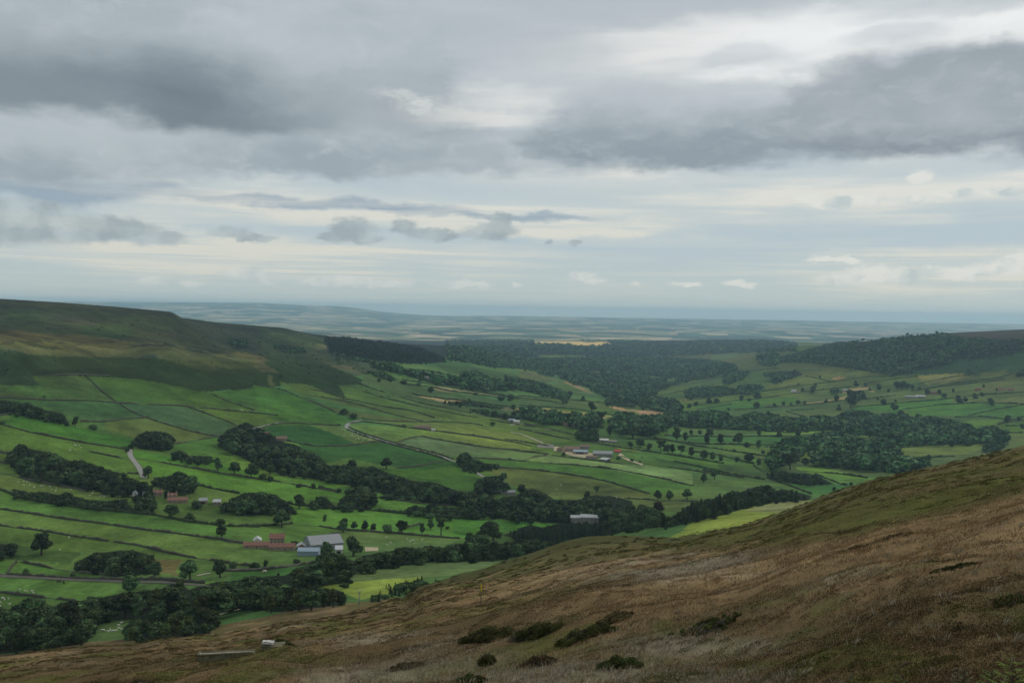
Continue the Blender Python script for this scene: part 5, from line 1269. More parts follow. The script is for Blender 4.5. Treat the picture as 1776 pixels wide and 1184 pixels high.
WALLS = [
('A',[(-40,748),(350,768),(600,770),(800,785),(1050,798),(1200,803),(1500,830),(1776,857),(1900,870)],'long level wall across the upper left pastures under the bracken'),
('A',[(580,595),(640,650),(700,710),(790,775),(900,845),(1010,888),(1150,935),(1300,978),(1450,1010),(1550,1015)],'long diagonal wall falling from the bracken to the gill'),
('A',[(1450,725),(1550,770),(1680,815),(1740,835)],'short slanting wall below the bracken tip'),
('A',[(1290,815),(1380,845),(1500,890),(1640,945)],'slanting wall beside the bluish rushy field'),
('A',[(550,912),(720,915),(850,895),(1010,885)],'curving wall right of the upper shelter belt'),
('A',[(20,935),(200,985),(400,1025),(600,1062),(810,1092),(870,1105)],'wall sloping down to the top of the grey lane'),
('A',[(1190,1068),(1300,1050),(1450,1020),(1550,1012)],'short wall joining the gill wood from the left'),
('A',[(215,603),(400,592),(580,595),(750,602)],'faint wall at the foot of the bracken bank'),
('A',[(-40,1118),(70,1137)],'short wall end at the left edge above the long wood'),
('A',[(-40,880),(20,868),(90,858)],'wall stub under the upper shelter belt'),
('E',[(-40,400),(0,405),(200,435),(450,475),(700,505),(900,535),(1150,565),(1400,600),(1650,635)],'upper of two long walls running to the red-roofed farm'),
('E',[(-40,512),(0,518),(250,550),(500,590),(740,625)],'lower long wall left of its gateway'),
('E',[(780,628),(950,655),(1100,695),(1300,735),(1450,755),(1600,785),(1776,800)],'lower long wall right of its gateway'),
('E',[(-40,846),(0,850),(250,865),(500,880),(850,890),(1100,890),(1400,915)],'upper wall of the walled track at the lower left'),
('E',[(-40,972),(0,975),(150,995),(350,1015),(500,1035),(570,1052)],'lowest wall in the left corner pastures'),
('E',[(920,55),(1050,75),(1200,105),(1350,130),(1500,160),(1776,200)],'wall under the two spreading trees right of the lane'),
('E',[(-40,150),(0,155),(100,180),(200,210),(400,245),(600,285)],'wall along the lower side of the long wood'),
('E',[(1040,240),(1200,285),(1330,300)],'wall behind the hamlet clump'),
('E',[(-40,80),(0,85),(70,97)],'wall stub left of the long wood, upper'),
('E',[(-40,8),(0,15),(70,27)],'wall stub left of the long wood, topmost'),
('E',[(130,765),(300,800),(500,835),(700,855),(870,862)],'bank wall under the oval copse'),
('E',[(50,850),(80,800),(110,770)],'short steep wall up from the walled track'),
('E',[(600,10),(700,32),(850,60)],'faint wall above the long wood'),
('E',[(870,160),(950,166)],'short wall joining the lane above the hamlet'),
('F',[(0,170),(250,205),(450,240),(700,285),(800,300)],'wall along the hedge below the gill, left part'),
('F',[(420,508),(600,522),(740,547),(900,557),(1200,577),(1400,597),(1570,608)],'wall carrying the row of trees above the sheep field'),
('F',[(740,572),(640,597),(560,622)],'short wall up from behind the grey farm shed'),
('F',[(-60,622),(0,630),(90,642)],'wall end reaching the red-roofed farm from the left'),
('F',[(1130,127),(1300,112),(1380,92),(1490,74)],'curving wall below the dark green field'),
('F',[(1000,322),(1250,362),(1500,387)],'wall on the lower side of the gill wood'),
('F',[(1220,530),(1300,507)],'tiny wall up the bright field by the airy tree'),
('F',[(-100,828),(0,832),(200,826),(450,795),(590,772)],'lower wall of the earth bank below the red farm'),
('B',[(-60,655),(0,668),(100,682),(180,702),(260,737),(400,792),(480,827),(545,862)],'wall on the upper rim of the broad green field'),
('B',[(260,722),(400,740),(560,770),(700,800),(800,830),(900,860),(1000,885),(1120,910)],'second wall down the spur from the bracken'),
('B',[(540,660),(650,685),(750,720),(850,750),(1050,800),(1200,830),(1400,870),(1600,905),(1776,935),(1900,950)],'longest wall down the spur towards the blue sheds'),
('B',[(560,772),(600,755),(750,790),(900,820),(1050,840),(1130,865),(1200,888)],'short kinked wall midway down the spur'),
('B',[(680,655),(800,695),(950,740),(1100,785),(1300,825),(1450,855)],'highest wall on the shoulder of the spur'),
('B',[(700,890),(800,905),(950,912),(1120,915),(1300,915),(1450,925),(1530,938)],'wall running level right of the lane bend'),
('B',[(-90,970),(0,960),(80,935),(200,920),(400,932),(560,940)],'curving wall above the dark green oval field'),
('B',[(620,925),(700,912),(850,927),(1000,952),(1150,972),(1300,987),(1500,1017),(1776,1060),(1860,1082)],'wall running past the stone farmhouse'),
('B',[(610,950),(700,990),(800,1020),(870,1043),(1000,1078),(1150,1113),(1250,1143),(1330,1170)],'upper roadside wall down to the middle trees'),
('B',[(600,965),(690,1005),(800,1036),(860,1056),(1000,1094),(1150,1130),(1240,1160),(1300,1184)],'lower roadside wall down to the middle trees'),
('B',[(950,1052),(1040,1022),(1100,1010),(1200,1032),(1350,1057),(1500,1082),(1776,1112),(1980,1135)],'angled wall round the pale sage field'),
('B',[(180,1042),(300,1067),(380,1082),(560,1082),(660,1072),(760,1054),(850,1048)],'wall sagging below the dark green oval field'),
('B',[(340,690),(450,710),(580,757)],'short faint wall under the bracken face'),
('B',[(1460,1160),(1600,1167),(1776,1172),(1850,1178)],'wall below the pale sage field'),
('B',[(1250,985),(1500,1012),(1650,1032),(1776,1044),(1980,1080)],'wall right of the stone farmhouse'),
('C',[(30,925),(150,950),(300,985),(400,1010)],'wall above the track to the blue sheds'),
('C',[(0,960),(200,1005),(350,1035),(560,1065),(640,1082)],'wall above the middle farm'),
('G',[(80,57),(300,67),(500,87),(750,102),(950,122),(1100,142),(1250,172),(1400,202),(1520,232),(1590,247)],'dark wall between sage and bright green fields below the middle farm'),
('G',[(260,122),(450,132),(650,157),(850,187),(1000,217),(1150,262),(1290,302)],'dark wall above the rough olive field'),
('G',[(345,0),(450,15),(570,27),(600,36),(500,47),(420,70)],'hooked wall at the corner of the sage field'),
('G',[(620,38),(800,60),(1000,85),(1170,105)],'thin wall right below the middle farm buildings'),
('G',[(1250,90),(1400,115),(1600,145),(1700,162)],'wall right of the middle farm thorn bushes'),
('G',[(1100,332),(1300,342),(1500,352),(1650,357)],'level wall under the twin tree'),
]
for tl, pl, lb in WALLS:
    wall(tl, pl, lb)
HEDGES = [
('E',[(-40,262),(0,270),(150,332),(400,377),(700,412),(900,432),(1050,445),(1300,495),(1550,522),(1776,528)],'long dark hedge below the hamlet trees'),
('F',[(0,520),(250,522),(420,505)],'hedge ending at the broad oak above the red farm'),
('F',[(200,330),(400,370),(600,395),(940,412),(1200,437)],'hedge below the full round tree'),
('E',[(1330,235),(1500,275),(1640,300)],'clumpy hedge right of the hamlet clump'),
('F',[(600,262),(720,282)],'short thick hedge piece below the gill'),
('F',[(1190,438),(1450,460),(1776,482)],'hedge foot under the thick hedge row'),
('H',[(-100,60),(100,105),(200,128),(330,150),(390,160)],'hedge crossing the fields right of the middle farm'),
('H',[(560,110),(800,130),(940,152)],'hedge beside the yellow-green field near the moor'),
('H',[(460,170),(560,205),(640,237)],'hedge under the rectangular plantation'),
('H',[(330,85),(400,130),(480,170)],'hedge left of the rectangular plantation'),
('H',[(660,130),(800,185),(830,190)],'hedge right of the rectangular plantation'),
]
for tl, pl, lb in HEDGES: hedge(tl, pl, lb)
FARH = [
('C',[(940,702),(1100,667),(1250,642),(1400,602),(1500,572)]),('C',[(960,735),(1100,705),(1300,690)]),('C',[(1120,772),(1300,747),(1550,717),(1776,692)]),('C',[(1200,802),(1400,777),(1600,757),(1776,737)]),
('C',[(1220,832),(1450,792)]),('C',[(1480,832),(1776,807)]),('C',[(1150,957),(1350,967),(1600,967),(1776,972)]),('C',[(1000,1007),(1300,1017),(1776,1012)]),('C',[(1080,1052),(1300,1067),(1776,1072)]),
('C',[(920,1022),(1050,1047),(1200,1077),(1500,1120),(1776,1165)]),('C',[(0,735),(300,760),(560,782),(800,802)]),('C',[(0,800),(300,820),(560,850),(690,880)]),
('C',[(640,1082),(900,1120),(1100,1150),(1400,1200)]),('C',[(730,1030),(900,1035),(1050,1045)]),
('D',[(0,707),(120,682),(300,657),(450,642)]),('D',[(0,747),(200,717),(400,692),(600,672)]),('D',[(0,817),(250,802),(500,772),(700,757),(900,732)]),('D',[(150,842),(300,887)]),('D',[(180,837),(340,827)]),
('D',[(590,812),(850,792),(1000,777),(1200,762)]),('D',[(950,827),(1200,797),(1500,782),(1776,792)]),('D',[(1200,762),(1500,727),(1776,712)]),('D',[(1400,872),(1560,832),(1776,797)]),('D',[(1000,702),(1300,652),(1600,612),(1776,562)]),
('D',[(1050,652),(1250,612),(1450,582)]),('D',[(450,642),(700,602),(900,602)]),('D',[(280,600),(380,620),(460,642)]),('D',[(1060,692),(1400,652),(1650,622)]),('D',[(1300,882),(1500,877),(1700,902)]),('D',[(1600,932),(1700,907),(1776,902)]),
('D',[(1650,942),(1776,942)]),('D',[(1680,990),(1776,987)]),('D',[(700,872),(880,862)]),('D',[(0,980),(200,987),(300,982)]),('D',[(540,990),(640,1002),(780,1007)]),('D',[(920,1090),(1200,1070),(1450,1062)]),('D',[(1000,1165),(1300,1150)]),
('D',[(0,1012),(160,1015)]),('D',[(0,1085),(90,1088)]),('B',[(1200,655),(1400,690),(1640,725),(1776,745)]),('B',[(1000,660),(1160,672),(1280,700),(1640,748)]),('B',[(1050,728),(1300,760),(1500,782),(1720,815)]),('B',[(760,540),(950,580),(1100,610)]),
('B',[(980,625),(1200,660),(1450,700),(1776,760)]),('C',[(-60,745),(200,770),(330,790)]),('C',[(1500,570),(1640,560),(1776,545)]),('C',[(1250,670),(1420,640)]),('D',[(680,650),(880,620),(1050,600)]),('D',[(0,640),(130,625)]),
('D',[(1690,900),(1776,880)]),('H',[(0,10),(150,30),(330,75)]),('H',[(60,110),(180,135),(280,150)]),
]
for tl, pl in FARH:
    hedge(tl, pl, 'thin dark boundary line between the far valley strip fields', 2.4, 2.2, 'boundary hedges of the far valley fields')

strip('E', [(885,-15),(888,20),(893,45),(912,70),(935,100),(958,135),(972,160),(985,195)], 5.2, 'lane', LANE_M, 'grey lane coming down beside the long wood to the hamlet', 'lane')
strip('E', [(900,320),(930,300),(960,290)], 5, 'lane', LANE_M, 'pale lane between the hamlet cottages')
strip('E', [(800,358),(820,345),(850,335)], 4, 'lane', LANE_M, 'lane glimpse left of the hamlet')
strip('B', [(705,905),(640,915),(600,932),(590,950),(610,966),(650,985),(700,1003),(800,1030),(870,1052),(1000,1088),(1150,1124),(1250,1153),(1340,1186),(1420,1215)], 5.2, 'lane', LANE_M, 'grey lane bending round the bright yellow-green field')
strip('B', [(-40,958),(0,950),(80,930),(140,920)], 3, 'track', LANE_M, 'thin track above the dark green oval field')
strip('G', [(70,120),(110,158),(150,185)], 5, 'lane', LANE_M, 'lane glimpse in the trees left of the rough field')
strip('C', [(-60,985),(0,992),(60,1015),(110,1035),(165,1058)], 4., 'track', TRACK_M, 'pale track dropping to the middle farm')
strip('C', [(185,964),(230,968),(290,978)], 4., 'track', TRACK_M, 'pale track piece left of the dark clump')
strip('C', [(-60,935),(0,928),(40,940)], 4., 'track', TRACK_M, 'pale track by the blue sheds')
strip('E', [(-40,862),(200,872),(500,890),(850,902),(1100,905),(1350,925),(1420,935)], 4.5, 'track', plain('dirt_track', (.10, .095, .075), 2., .25), 'dark walled track across the lower left')
strip('E', [(1350,862),(1400,850),(1440,845)], 3, 'track', TRACK_M, 'short pale track between the two track-side trees')
strip('E', [(1500,1130),(1570,1110),(1640,1092),(1700,1075)], 3.5, 'track', TRACK_M, 'pale track beside the moor edge')
strip('F', [(-20,822),(200,815),(400,792),(560,770)], 7, 'track', plain('earth_bank', (.085, .080, .060), 2., .3), 'bare earth bank and track below the red farm')

# ------------------------------------------------------------------ buildings
ST = plain('sandstone', (.27, .21, .15), .6, .25); STG = plain('grey_stone', (.24, .23, .20), .6, .25); BRK = plain('red_brick', (.27, .12, .085), .5, .25)
TILE_R = plain('red_pantile', (.20, .105, .08), .9, .35); TILE_B = plain('brown_tile', (.20, .14, .11), .5, .2); SLATE = plain('pale_slate', (.40, .42, .415), .8, .15)
SHEET = plain('grey_sheet_roof', (.25, .265, .27), 1.5, .25, stretch=(6, 1, 1)); SHEETB = plain('blue_sheet', (.24, .31, .36), 1.5, .15, stretch=(6, 1, 1)); WHITE = plain('whitewash', (.52, .51, .47), 1., .1)
GLS = plain('window_glass', (.035, .04, .045), .5, .2, .2, .5); WOODD = plain('dark_timber', (.06, .045, .035), .5, .3); DARK = plain('opening_shade', (.012, .012, .012), .5, .2)  # the last is a near-black panel colour for the shade inside open bays
REDP = plain('red_paint', (.42, .04, .03), .5, .15, .5, .3); RUB = plain('rubber', (.02, .02, .02), .5, .2)
def house(tile, x, y, wz, label, cat='house', name='farmhouse', depth=7., wh=4.5, rh=2.5, rot=0., wm=None, rm=None, win=3, floors=2, door=True, chim=2, gable=False, bay=0, ymin=430., grp=None, lean=False):
    """x, y: middle of the visible front foot; wz: width in tile units. gable: the gable end faces the camera"""
    px, py = T(tile, x, y); k = (T(tile, x + 1, y)[0] - px)
    c = cast(px, py, ymin)
    if not c: print('no ground', label); return
    w = wz * k * c[1] / F
    if gable: w, depth = depth, w
    face = math.atan2(-c[0], c[1])
    o = empty(name, (c[0], c[1], c[2]), face + rot + (math.pi / 2 if gable else 0), label=label, cat=cat, group=grp)
    L_, D_ = w / 2, depth
    oy = 0 if not gable else -depth / 2
    m = MB()
    zb = -2.5
    if lean:
        m.add([(-L_,oy,zb),(L_,oy,zb),(L_,oy+D_,zb),(-L_,oy+D_,zb),(-L_,oy,wh),(L_,oy,wh),(L_,oy+D_,wh+rh),(-L_,oy+D_,wh+rh)], [(0,1,5,4),(1,2,6,5),(2,3,7,6),(3,0,4,7),(0,3,2,1),(4,5,6,7)])
    else:
        ym = oy + D_ / 2
        m.add([(-L_,oy,zb),(L_,oy,zb),(L_,oy+D_,zb),(-L_,oy+D_,zb),(-L_,oy,wh),(L_,oy,wh),(L_,oy+D_,wh),(-L_,oy+D_,wh),(-L_,ym,wh+rh),(L_,ym,wh+rh)],
              [(0,1,5,4),(2,3,7,6),(1,2,6,9,5),(3,0,4,8,7),(0,3,2,1),(4,5,9,8),(6,7,8,9)])
    m.build('wall', wm or ST, o)
    r_ = MB(); e = .35; th = .22
    def slab(pts_):
        n_ = len(pts_); up = [(p[0], p[1], p[2] + th) for p in pts_]
        r_.add(pts_ + up, [(3,2,1,0), (4,5,6,7), (0,1,5,4), (1,2,6,5), (2,3,7,6), (3,0,4,7)])
    if lean: slab([(-L_-e,oy-e,wh-e*rh/D_+.03),(L_+e,oy-e,wh-e*rh/D_+.03),(L_+e,oy+D_+e,wh+rh+e*rh/D_+.03),(-L_-e,oy+D_+e,wh+rh+e*rh/D_+.03)])
    else:
        dz_ = e * rh / (D_ / 2)
        slab([(-L_-e,oy-e,wh-dz_+.03),(L_+e,oy-e,wh-dz_+.03),(L_+e,ym,wh+rh+.03),(-L_-e,ym,wh+rh+.03)])
        slab([(L_+e,oy+D_+e,wh-dz_+.03),(-L_-e,oy+D_+e,wh-dz_+.03),(-L_-e,ym,wh+rh+.03),(L_+e,ym,wh+rh+.03)])
    rf = r_.build('roof', rm or TILE_R, o)
    for i in range(chim):
        cx = (-L_ + .6) if i == 0 else (L_ - .6)
        cm = MB(); cm.box(cx - .45, cx + .45, ym - .4, ym + .4, wh + rh - .6, wh + rh + 1.3); cm.box(cx - .52, cx + .52, ym - .47, ym + .47, wh + rh + 1.302, wh + rh + 1.45)
        cm.build('chimney', wm or ST, rf)
    def opening(nm, cx, z0, ww, hh, mat, frame=True):
        q = MB(); q.box(cx - ww / 2, cx + ww / 2, oy - .06, oy + .1, z0, z0 + hh); a = q.build(nm, mat, o)
        if frame:
            q = MB()
            q.box(cx - ww / 2 - .12, cx - ww / 2 - .003, oy - .09, oy + .05, z0, z0 + hh); q.box(cx + ww / 2 + .003, cx + ww / 2 + .12, oy - .09, oy + .05, z0, z0 + hh)
            q.box(cx - ww / 2 - .12, cx + ww / 2 + .12, oy - .09, oy + .05, z0 - .15, z0 - .003)
            q.build('frame', WHITE, a)
    if gable:
        # openings on the gable facing the camera
        def gop(nm, cy, z0, ww, hh, mat):
            q = MB(); q.box(-L_ - .06, -L_ + .1, cy - ww / 2, cy + ww / 2, z0, z0 + hh); q.build(nm, mat, o)
        if bay: gop('door', oy + D_ / 2, .0, min(bay, D_ * .6), wh * .75, DARK)  # open bay: dark panel painted as the shade within, no door leaf
        for i in range(win): gop('window', oy + D_ * (i + 1) / (win + 1), wh * .55, 1., 1.1, GLS)
    else:
        if bay: opening('door', -L_ * .1, -.4, bay, wh * .8, DARK, False)  # open bay, no door leaf: near-black panel stands in for the shade inside
        for f_ in range(floors if win else 0):
            for i in range(win):
                cx = -L_ + w * (i + .5) / win
                if f_ == 0 and door and i == win // 2: continue
                opening('window', cx, 1.0 + f_ * 2.4, .95, 1.2, GLS)
        if door: opening('door', -L_ + w * (win // 2 + .5) / max(win, 1), 0., 1., 2.05, WOODD)
    return o
# lower farm (tile Q)
house('Q',330,380,330,'long red-tiled byre forming the left half of the lower farm','barn','barn',6,2.6,2.0,rm=TILE_R,wm=ST,win=3,floors=1,chim=0,rot=-.12)
house('Q',655,405,330,'long red-tiled byre forming the middle front of the lower farm','barn','barn',6,2.8,2.1,rm=TILE_R,wm=ST,win=4,floors=1,chim=0,rot=-.12)
house('Q',595,322,185,'tall red-roofed farmhouse standing behind the long byres',depth=7,wh=4.6,rh=2.8,rm=TILE_R,wm=ST,win=4)
house('Q',345,300,95,'small white-gabled outbuilding behind the left byre','outbuilding','outbuilding',9,2.4,1.8,rm=SLATE,wm=WHITE,win=0,door=False,chim=0,gable=True)
house('Q',910,385,110,'small pink brick gable between byre and grey shed','outbuilding','outbuilding',8,2.8,2.0,rm=SLATE,wm=BRK,win=1,door=False,chim=0,gable=True)
house('Q',1240,400,420,'great grey sheet-roofed shed of the lower farm','shed','cattle_shed',24,4.8,4.2,rm=SHEET,wm=SHEET,win=0,door=False,chim=0,rot=.25,bay=5)
house('Q',990,470,270,'low blue-grey sheet shed at the front of the lower farm','shed','cattle_shed',9,3.2,1.6,rm=SHEETB,wm=SHEETB,win=0,door=False,chim=0,rot=-.2,bay=0)
house('Q',1390,440,90,'pale open-fronted lean-to at the right of the grey shed','shed','lean_to_shed',7,2.8,1.2,rm=SLATE,wm=WHITE,win=0,door=False,chim=0,lean=True,bay=3)
# middle farm (tile R)
house('R',510,430,260,'brown-roofed barn with white sheet eaves and open bay','barn','barn',11,4.2,3.2,rm=TILE_B,wm=ST,win=0,door=False,chim=0,bay=0)
house('R',660,470,250,'front barn of the middle farm with wide black opening','barn','barn',7,3.6,1.6,rm=SHEETB,wm=ST,win=0,door=False,chim=0,lean=True,bay=10)
house('R',730,385,165,'dark brown-roofed block behind the middle barns','barn','barn',8,4.0,2.4,rm=TILE_B,wm=STG,win=2,floors=1,chim=0)
house('R',310,420,110,'small stone farmhouse with orange gable at the left of the middle farm',depth=9,wh=3.4,rh=2.4,rm=TILE_R,wm=ST,win=1,gable=True,chim=0)
house('R',1040,510,330,'long grey-roofed livestock shed of the middle farm','shed','cattle_shed',14,4.0,3.0,rm=SHEET,wm=STG,win=4,floors=1,door=False,chim=0,bay=0)
house('R',1040,590,150,'shining silver-roofed low shed at the front of the middle farm','shed','cattle_shed',9,2.4,1.4,rm=SLATE,wm=WOODD,win=0,door=False,chim=0,rot=-.6,lean=True)
house('R',850,545,190,'low brown stone outhouse beside the silver roof','outbuilding','outbuilding',6,2.2,1.4,rm=TILE_B,wm=STG,win=2,floors=1,door=False,chim=0)
house('R',1290,450,110,'red-roofed hut at the right of the middle farm','outbuilding','outbuilding',6,2.8,1.8,rm=REDP,wm=ST,win=1,floors=1,door=True,chim=0)
house('R',1045,262,185,'white-roofed shed standing alone behind the middle farm','shed','cattle_shed',9,3.2,1.8,rm=WHITE,wm=STG,win=0,door=False,chim=0,bay=2)
house('R',1210,275,140,'ruined stone fold wall right of the white shed','outbuilding','outbuilding',7,2.4,.6,rm=STG,wm=STG,win=2,floors=1,door=False,chim=0,lean=True)
house('C',345,948,80,'red-roofed house among trees above the white shed',depth=7,wh=4,rh=2.4,rm=TILE_R,wm=ST,win=3)
house('C',430,955,70,'pale house with white walls among trees above the shed',depth=6,wh=3.6,rh=2.2,rm=SLATE,wm=WHITE,win=3)
house('C',845,938,36,'tiny white cottage in the valley-floor trees',depth=5,wh=3,rh=2,rm=SLATE,wm=WHITE,win=2,floors=1,name='cottage')
# pale farmhouse
house('G',785,500,72,'left low wing of the pale stone farmhouse','house','farmhouse_wing',6,5.2,2.0,rm=SLATE,wm=STG,win=2,floors=1,chim=0)
house('G',858,505,88,'tall middle block of the pale stone farmhouse','house','farmhouse',7,6.4,2.2,rm=SLATE,wm=STG,win=4,floors=2)
house('G',918,500,46,'right gabled wing of the pale stone farmhouse','house','farmhouse_wing',6,5.2,2.2,rm=SLATE,wm=STG,win=1,floors=1,chim=1,gable=False)
house('G',320,310,100,'low grey barn roof showing in the trees','barn','barn',7,3.2,1.8,rm=SHEET,wm=STG,win=0,door=False,chim=0)
# hamlet
house('E',1080,318,60,'red-roofed cottage nearest the hamlet trees',depth=6,wh=3.2,rh=2,rm=TILE_R,wm=ST,win=2,name='cottage')
house('E',1215,365,130,'long red-roofed byre in the middle of the hamlet','barn','barn',6,2.8,2,rm=TILE_R,wm=ST,win=4,floors=1,chim=0)
house('E',1180,338,60,'second red-roofed cottage behind the hamlet byre',depth=6,wh=3.2,rh=2,rm=TILE_R,wm=ST,win=2,name='cottage')
house('E',1390,370,55,'grey-roofed barn at the right of the hamlet','barn','barn',8,3,1.8,rm=SHEET,wm=ST,win=0,door=False,chim=0,bay=3)
house('E',1485,378,52,'pinkish stone cottage at the hamlet end',depth=6,wh=3.0,rh=1.9,rm=SLATE,wm=ST,win=2,floors=1,name='cottage')
house('E',925,312,32,'white cottage gable left of the hamlet trees',depth=6,wh=3,rh=1.8,rm=SLATE,wm=WHITE,win=1,floors=1,gable=True,chim=0,name='cottage')
house('E',988,310,28,'pale cottage peeping from the hamlet trees',depth=5,wh=3,rh=1.8,rm=SLATE,wm=WHITE,win=1,floors=1,name='cottage',chim=1)
# spur and far houses
house('B',42,1025,52,'red-brick house above the wooded gill',depth=7,wh=4.6,rh=2.6,rm=TILE_R,wm=BRK,win=2)
house('B',152,1045,72,'low brown house right of the red-brick house',depth=6,wh=3.4,rh=2.2,rm=TILE_B,wm=ST,win=3,floors=1)
house('B',1140,968,66,'stone farmhouse on the wall in the middle of the spur',depth=7,wh=4,rh=2.4,rm=TILE_B,wm=ST,win=3)
house('B',1082,962,44,'low barn at the left of the spur farmhouse','barn','barn',6,2.8,1.8,rm=TILE_B,wm=ST,win=0,door=False,chim=0,bay=2)
house('B',1190,978,24,'small white outhouse right of the spur farmhouse','outbuilding','outbuilding',4,2.2,1.2,rm=SLATE,wm=WHITE,win=0,chim=0)
house('B',1728,912,45,'blue-roofed shed left of the white one','shed','shed',8,3,1.4,rm=SHEETB,wm=SHEETB,win=0,chim=0,bay=3,door=False)
house('B',1760,920,40,'white shed beside the blue-roofed one','shed','shed',7,3,1.2,rm=WHITE,wm=WHITE,win=0,chim=0,door=False)
house('B',1613,668,36,'tiny white house among far trees below the plantation',depth=7,wh=4,rh=2.4,rm=WHITE,wm=WHITE,win=2)
house('B',1130,618,60,'pale ruined field barn below the plantation wood','barn','barn',7,3,1.4,rm=STG,wm=STG,win=1,chim=0,floors=1)
house('D',1005,752,80,'left grey roof of the far right farm','shed','cattle_shed',16,4,2.4,rm=SHEET,wm=STG,win=0,door=False,chim=0,rot=-.15)
house('D',1065,748,62,'right grey roof of the far right farm','shed','cattle_shed',16,4,2.4,rm=SLATE,wm=STG,win=0,door=False,chim=0,rot=-.15)
house('D',1150,722,58,'orange-red roofed house of the far right farm',depth=10,wh=4.5,rh=3,rm=TILE_R,wm=BRK,win=3)
house('D',200,712,34,'white house on the left of the far right hillside',depth=9,wh=5,rh=3,rm=SLATE,wm=WHITE,win=2)
house('D',230,718,24,'dark-roofed house beside the far white house',depth=8,wh=4,rh=3,rm=TILE_B,wm=STG,win=1)
house('D',555,705,36,'grey barn among far hedges left of the straw field','barn','barn',8,4,2.4,rm=SLATE,wm=ST,win=0,chim=0)
house('D',1462,700,40,'lone red-roofed house high on the far right fields',depth=9,wh=4.5,rh=2.8,rm=TILE_R,wm=BRK,win=2)
house('D',1620,700,46,'left low red cottage near the right edge of the dale',depth=8,wh=4,rh=2.6,rm=TILE_R,wm=ST,win=2,name='cottage')
house('D',1685,702,40,'right low red cottage near the right edge of the dale',depth=8,wh=4,rh=2.6,rm=TILE_R,wm=ST,win=2,name='cottage')
house('D',180,915,52,'pinkish house hidden in the valley-floor wood',depth=8,wh=4.5,rh=2.5,rm=TILE_R,wm=WHITE,win=3)
# yards
def yard(tile, pl, label, mat=YARD_M):
    P_ = [cast(*T(tile, x, y)) for x, y in pl]; P_ = [p for p in P_ if p]
    c = np.mean(np.array(P_), 0); V = [(c[0], c[1], zat(c[0], c[1])[0] + .25)]
    for i, p in enumerate(P_):
        q = P_[(i + 1) % len(P_)]
        for k in range(4):
            a = k / 4.; X = p[0] * (1 - a) + q[0] * a; Y = p[1] * (1 - a) + q[1] * a; V.append((X, Y, zat(X, Y)[0] + .25))
    n_ = len(V) - 1; m = MB(); m.add(V, [(0, i + 1, (i + 1) % n_ + 1) for i in range(n_)])
    tag(m.build('farm_yard', mat), label, 'yard', kind='structure')
yard('R', [(200,340),(270,335),(380,440),(700,470),(860,450),(880,490),(740,530),(520,500),(330,430),(200,420)], 'bare straw-coloured yard of the middle farm')
yard('R', [(-80,290),(200,300),(200,365),(-80,350)], 'bare yard left of the middle farm', plain('grey_yard', (.17, .16, .14), 2., .2))
yard('F', [(920,665),(1010,668),(1010,692),(920,695)], 'bare earth patch right of the lower farm')
yard('R', [(1340,440),(1500,560),(1740,640),(1700,660),(1450,570),(1300,490)], 'worn track ground right of the middle farm')

# a tractor and a heap of bales beside the middle farm
def tractor(tile, x, y, label):
    c = cast(*T(tile, x, y)); o = empty('tractor', c, .5, label=label, cat='tractor')
    m = MB(); m.box(-1.9, .2, -.45, .45, .8, 1.6); m.add([(-1.9,-.45,1.602),(.2,-.45,1.602),(.2,.45,1.602),(-1.9,.45,1.602),(-1.6,-.3,1.8),(.2,-.3,1.8),(.2,.3,1.8),(-1.6,.3,1.8)], [(4,5,6,7),(0,1,5,4),(1,2,6,5),(2,3,7,6),(3,0,4,7)])
    m.build('body', REDP, o)
    cbm = MB(); cbm.box(.25, 1.7, -.75, .75, .9, 2.6); cbm.box(.15, 1.85, -.85, .85, 2.603, 2.8); cb_ = cbm.build('cab', REDP, o)
    q = MB(); q.box(.2, .26, -.6, .6, 1.7, 2.5); q.box(.5, 1.5, -.78, -.74, 1.7, 2.5); q.box(.5, 1.5, .74, .78, 1.7, 2.5); q.build('window', GLS, cb_)
    for wx, wy, r_ in ((1.1, -.95, .85), (1.1, .95, .85), (-1.4, -.7, .5), (-1.4, .7, .5)):
        w_ = MB(); w_.tube([(wx, wy - .2, r_), (wx, wy + .2, r_)], r_, 16); wo = w_.build('wheel', RUB, o)
        w_ = MB(); w_.tube([(wx, wy - .23, r_), (wx, wy + .23, r_)], r_ * .45, 12); w_.build('rim', WHITE, wo)
tractor('R', 1330, 432, 'red tractor parked beside the red-roofed hut')

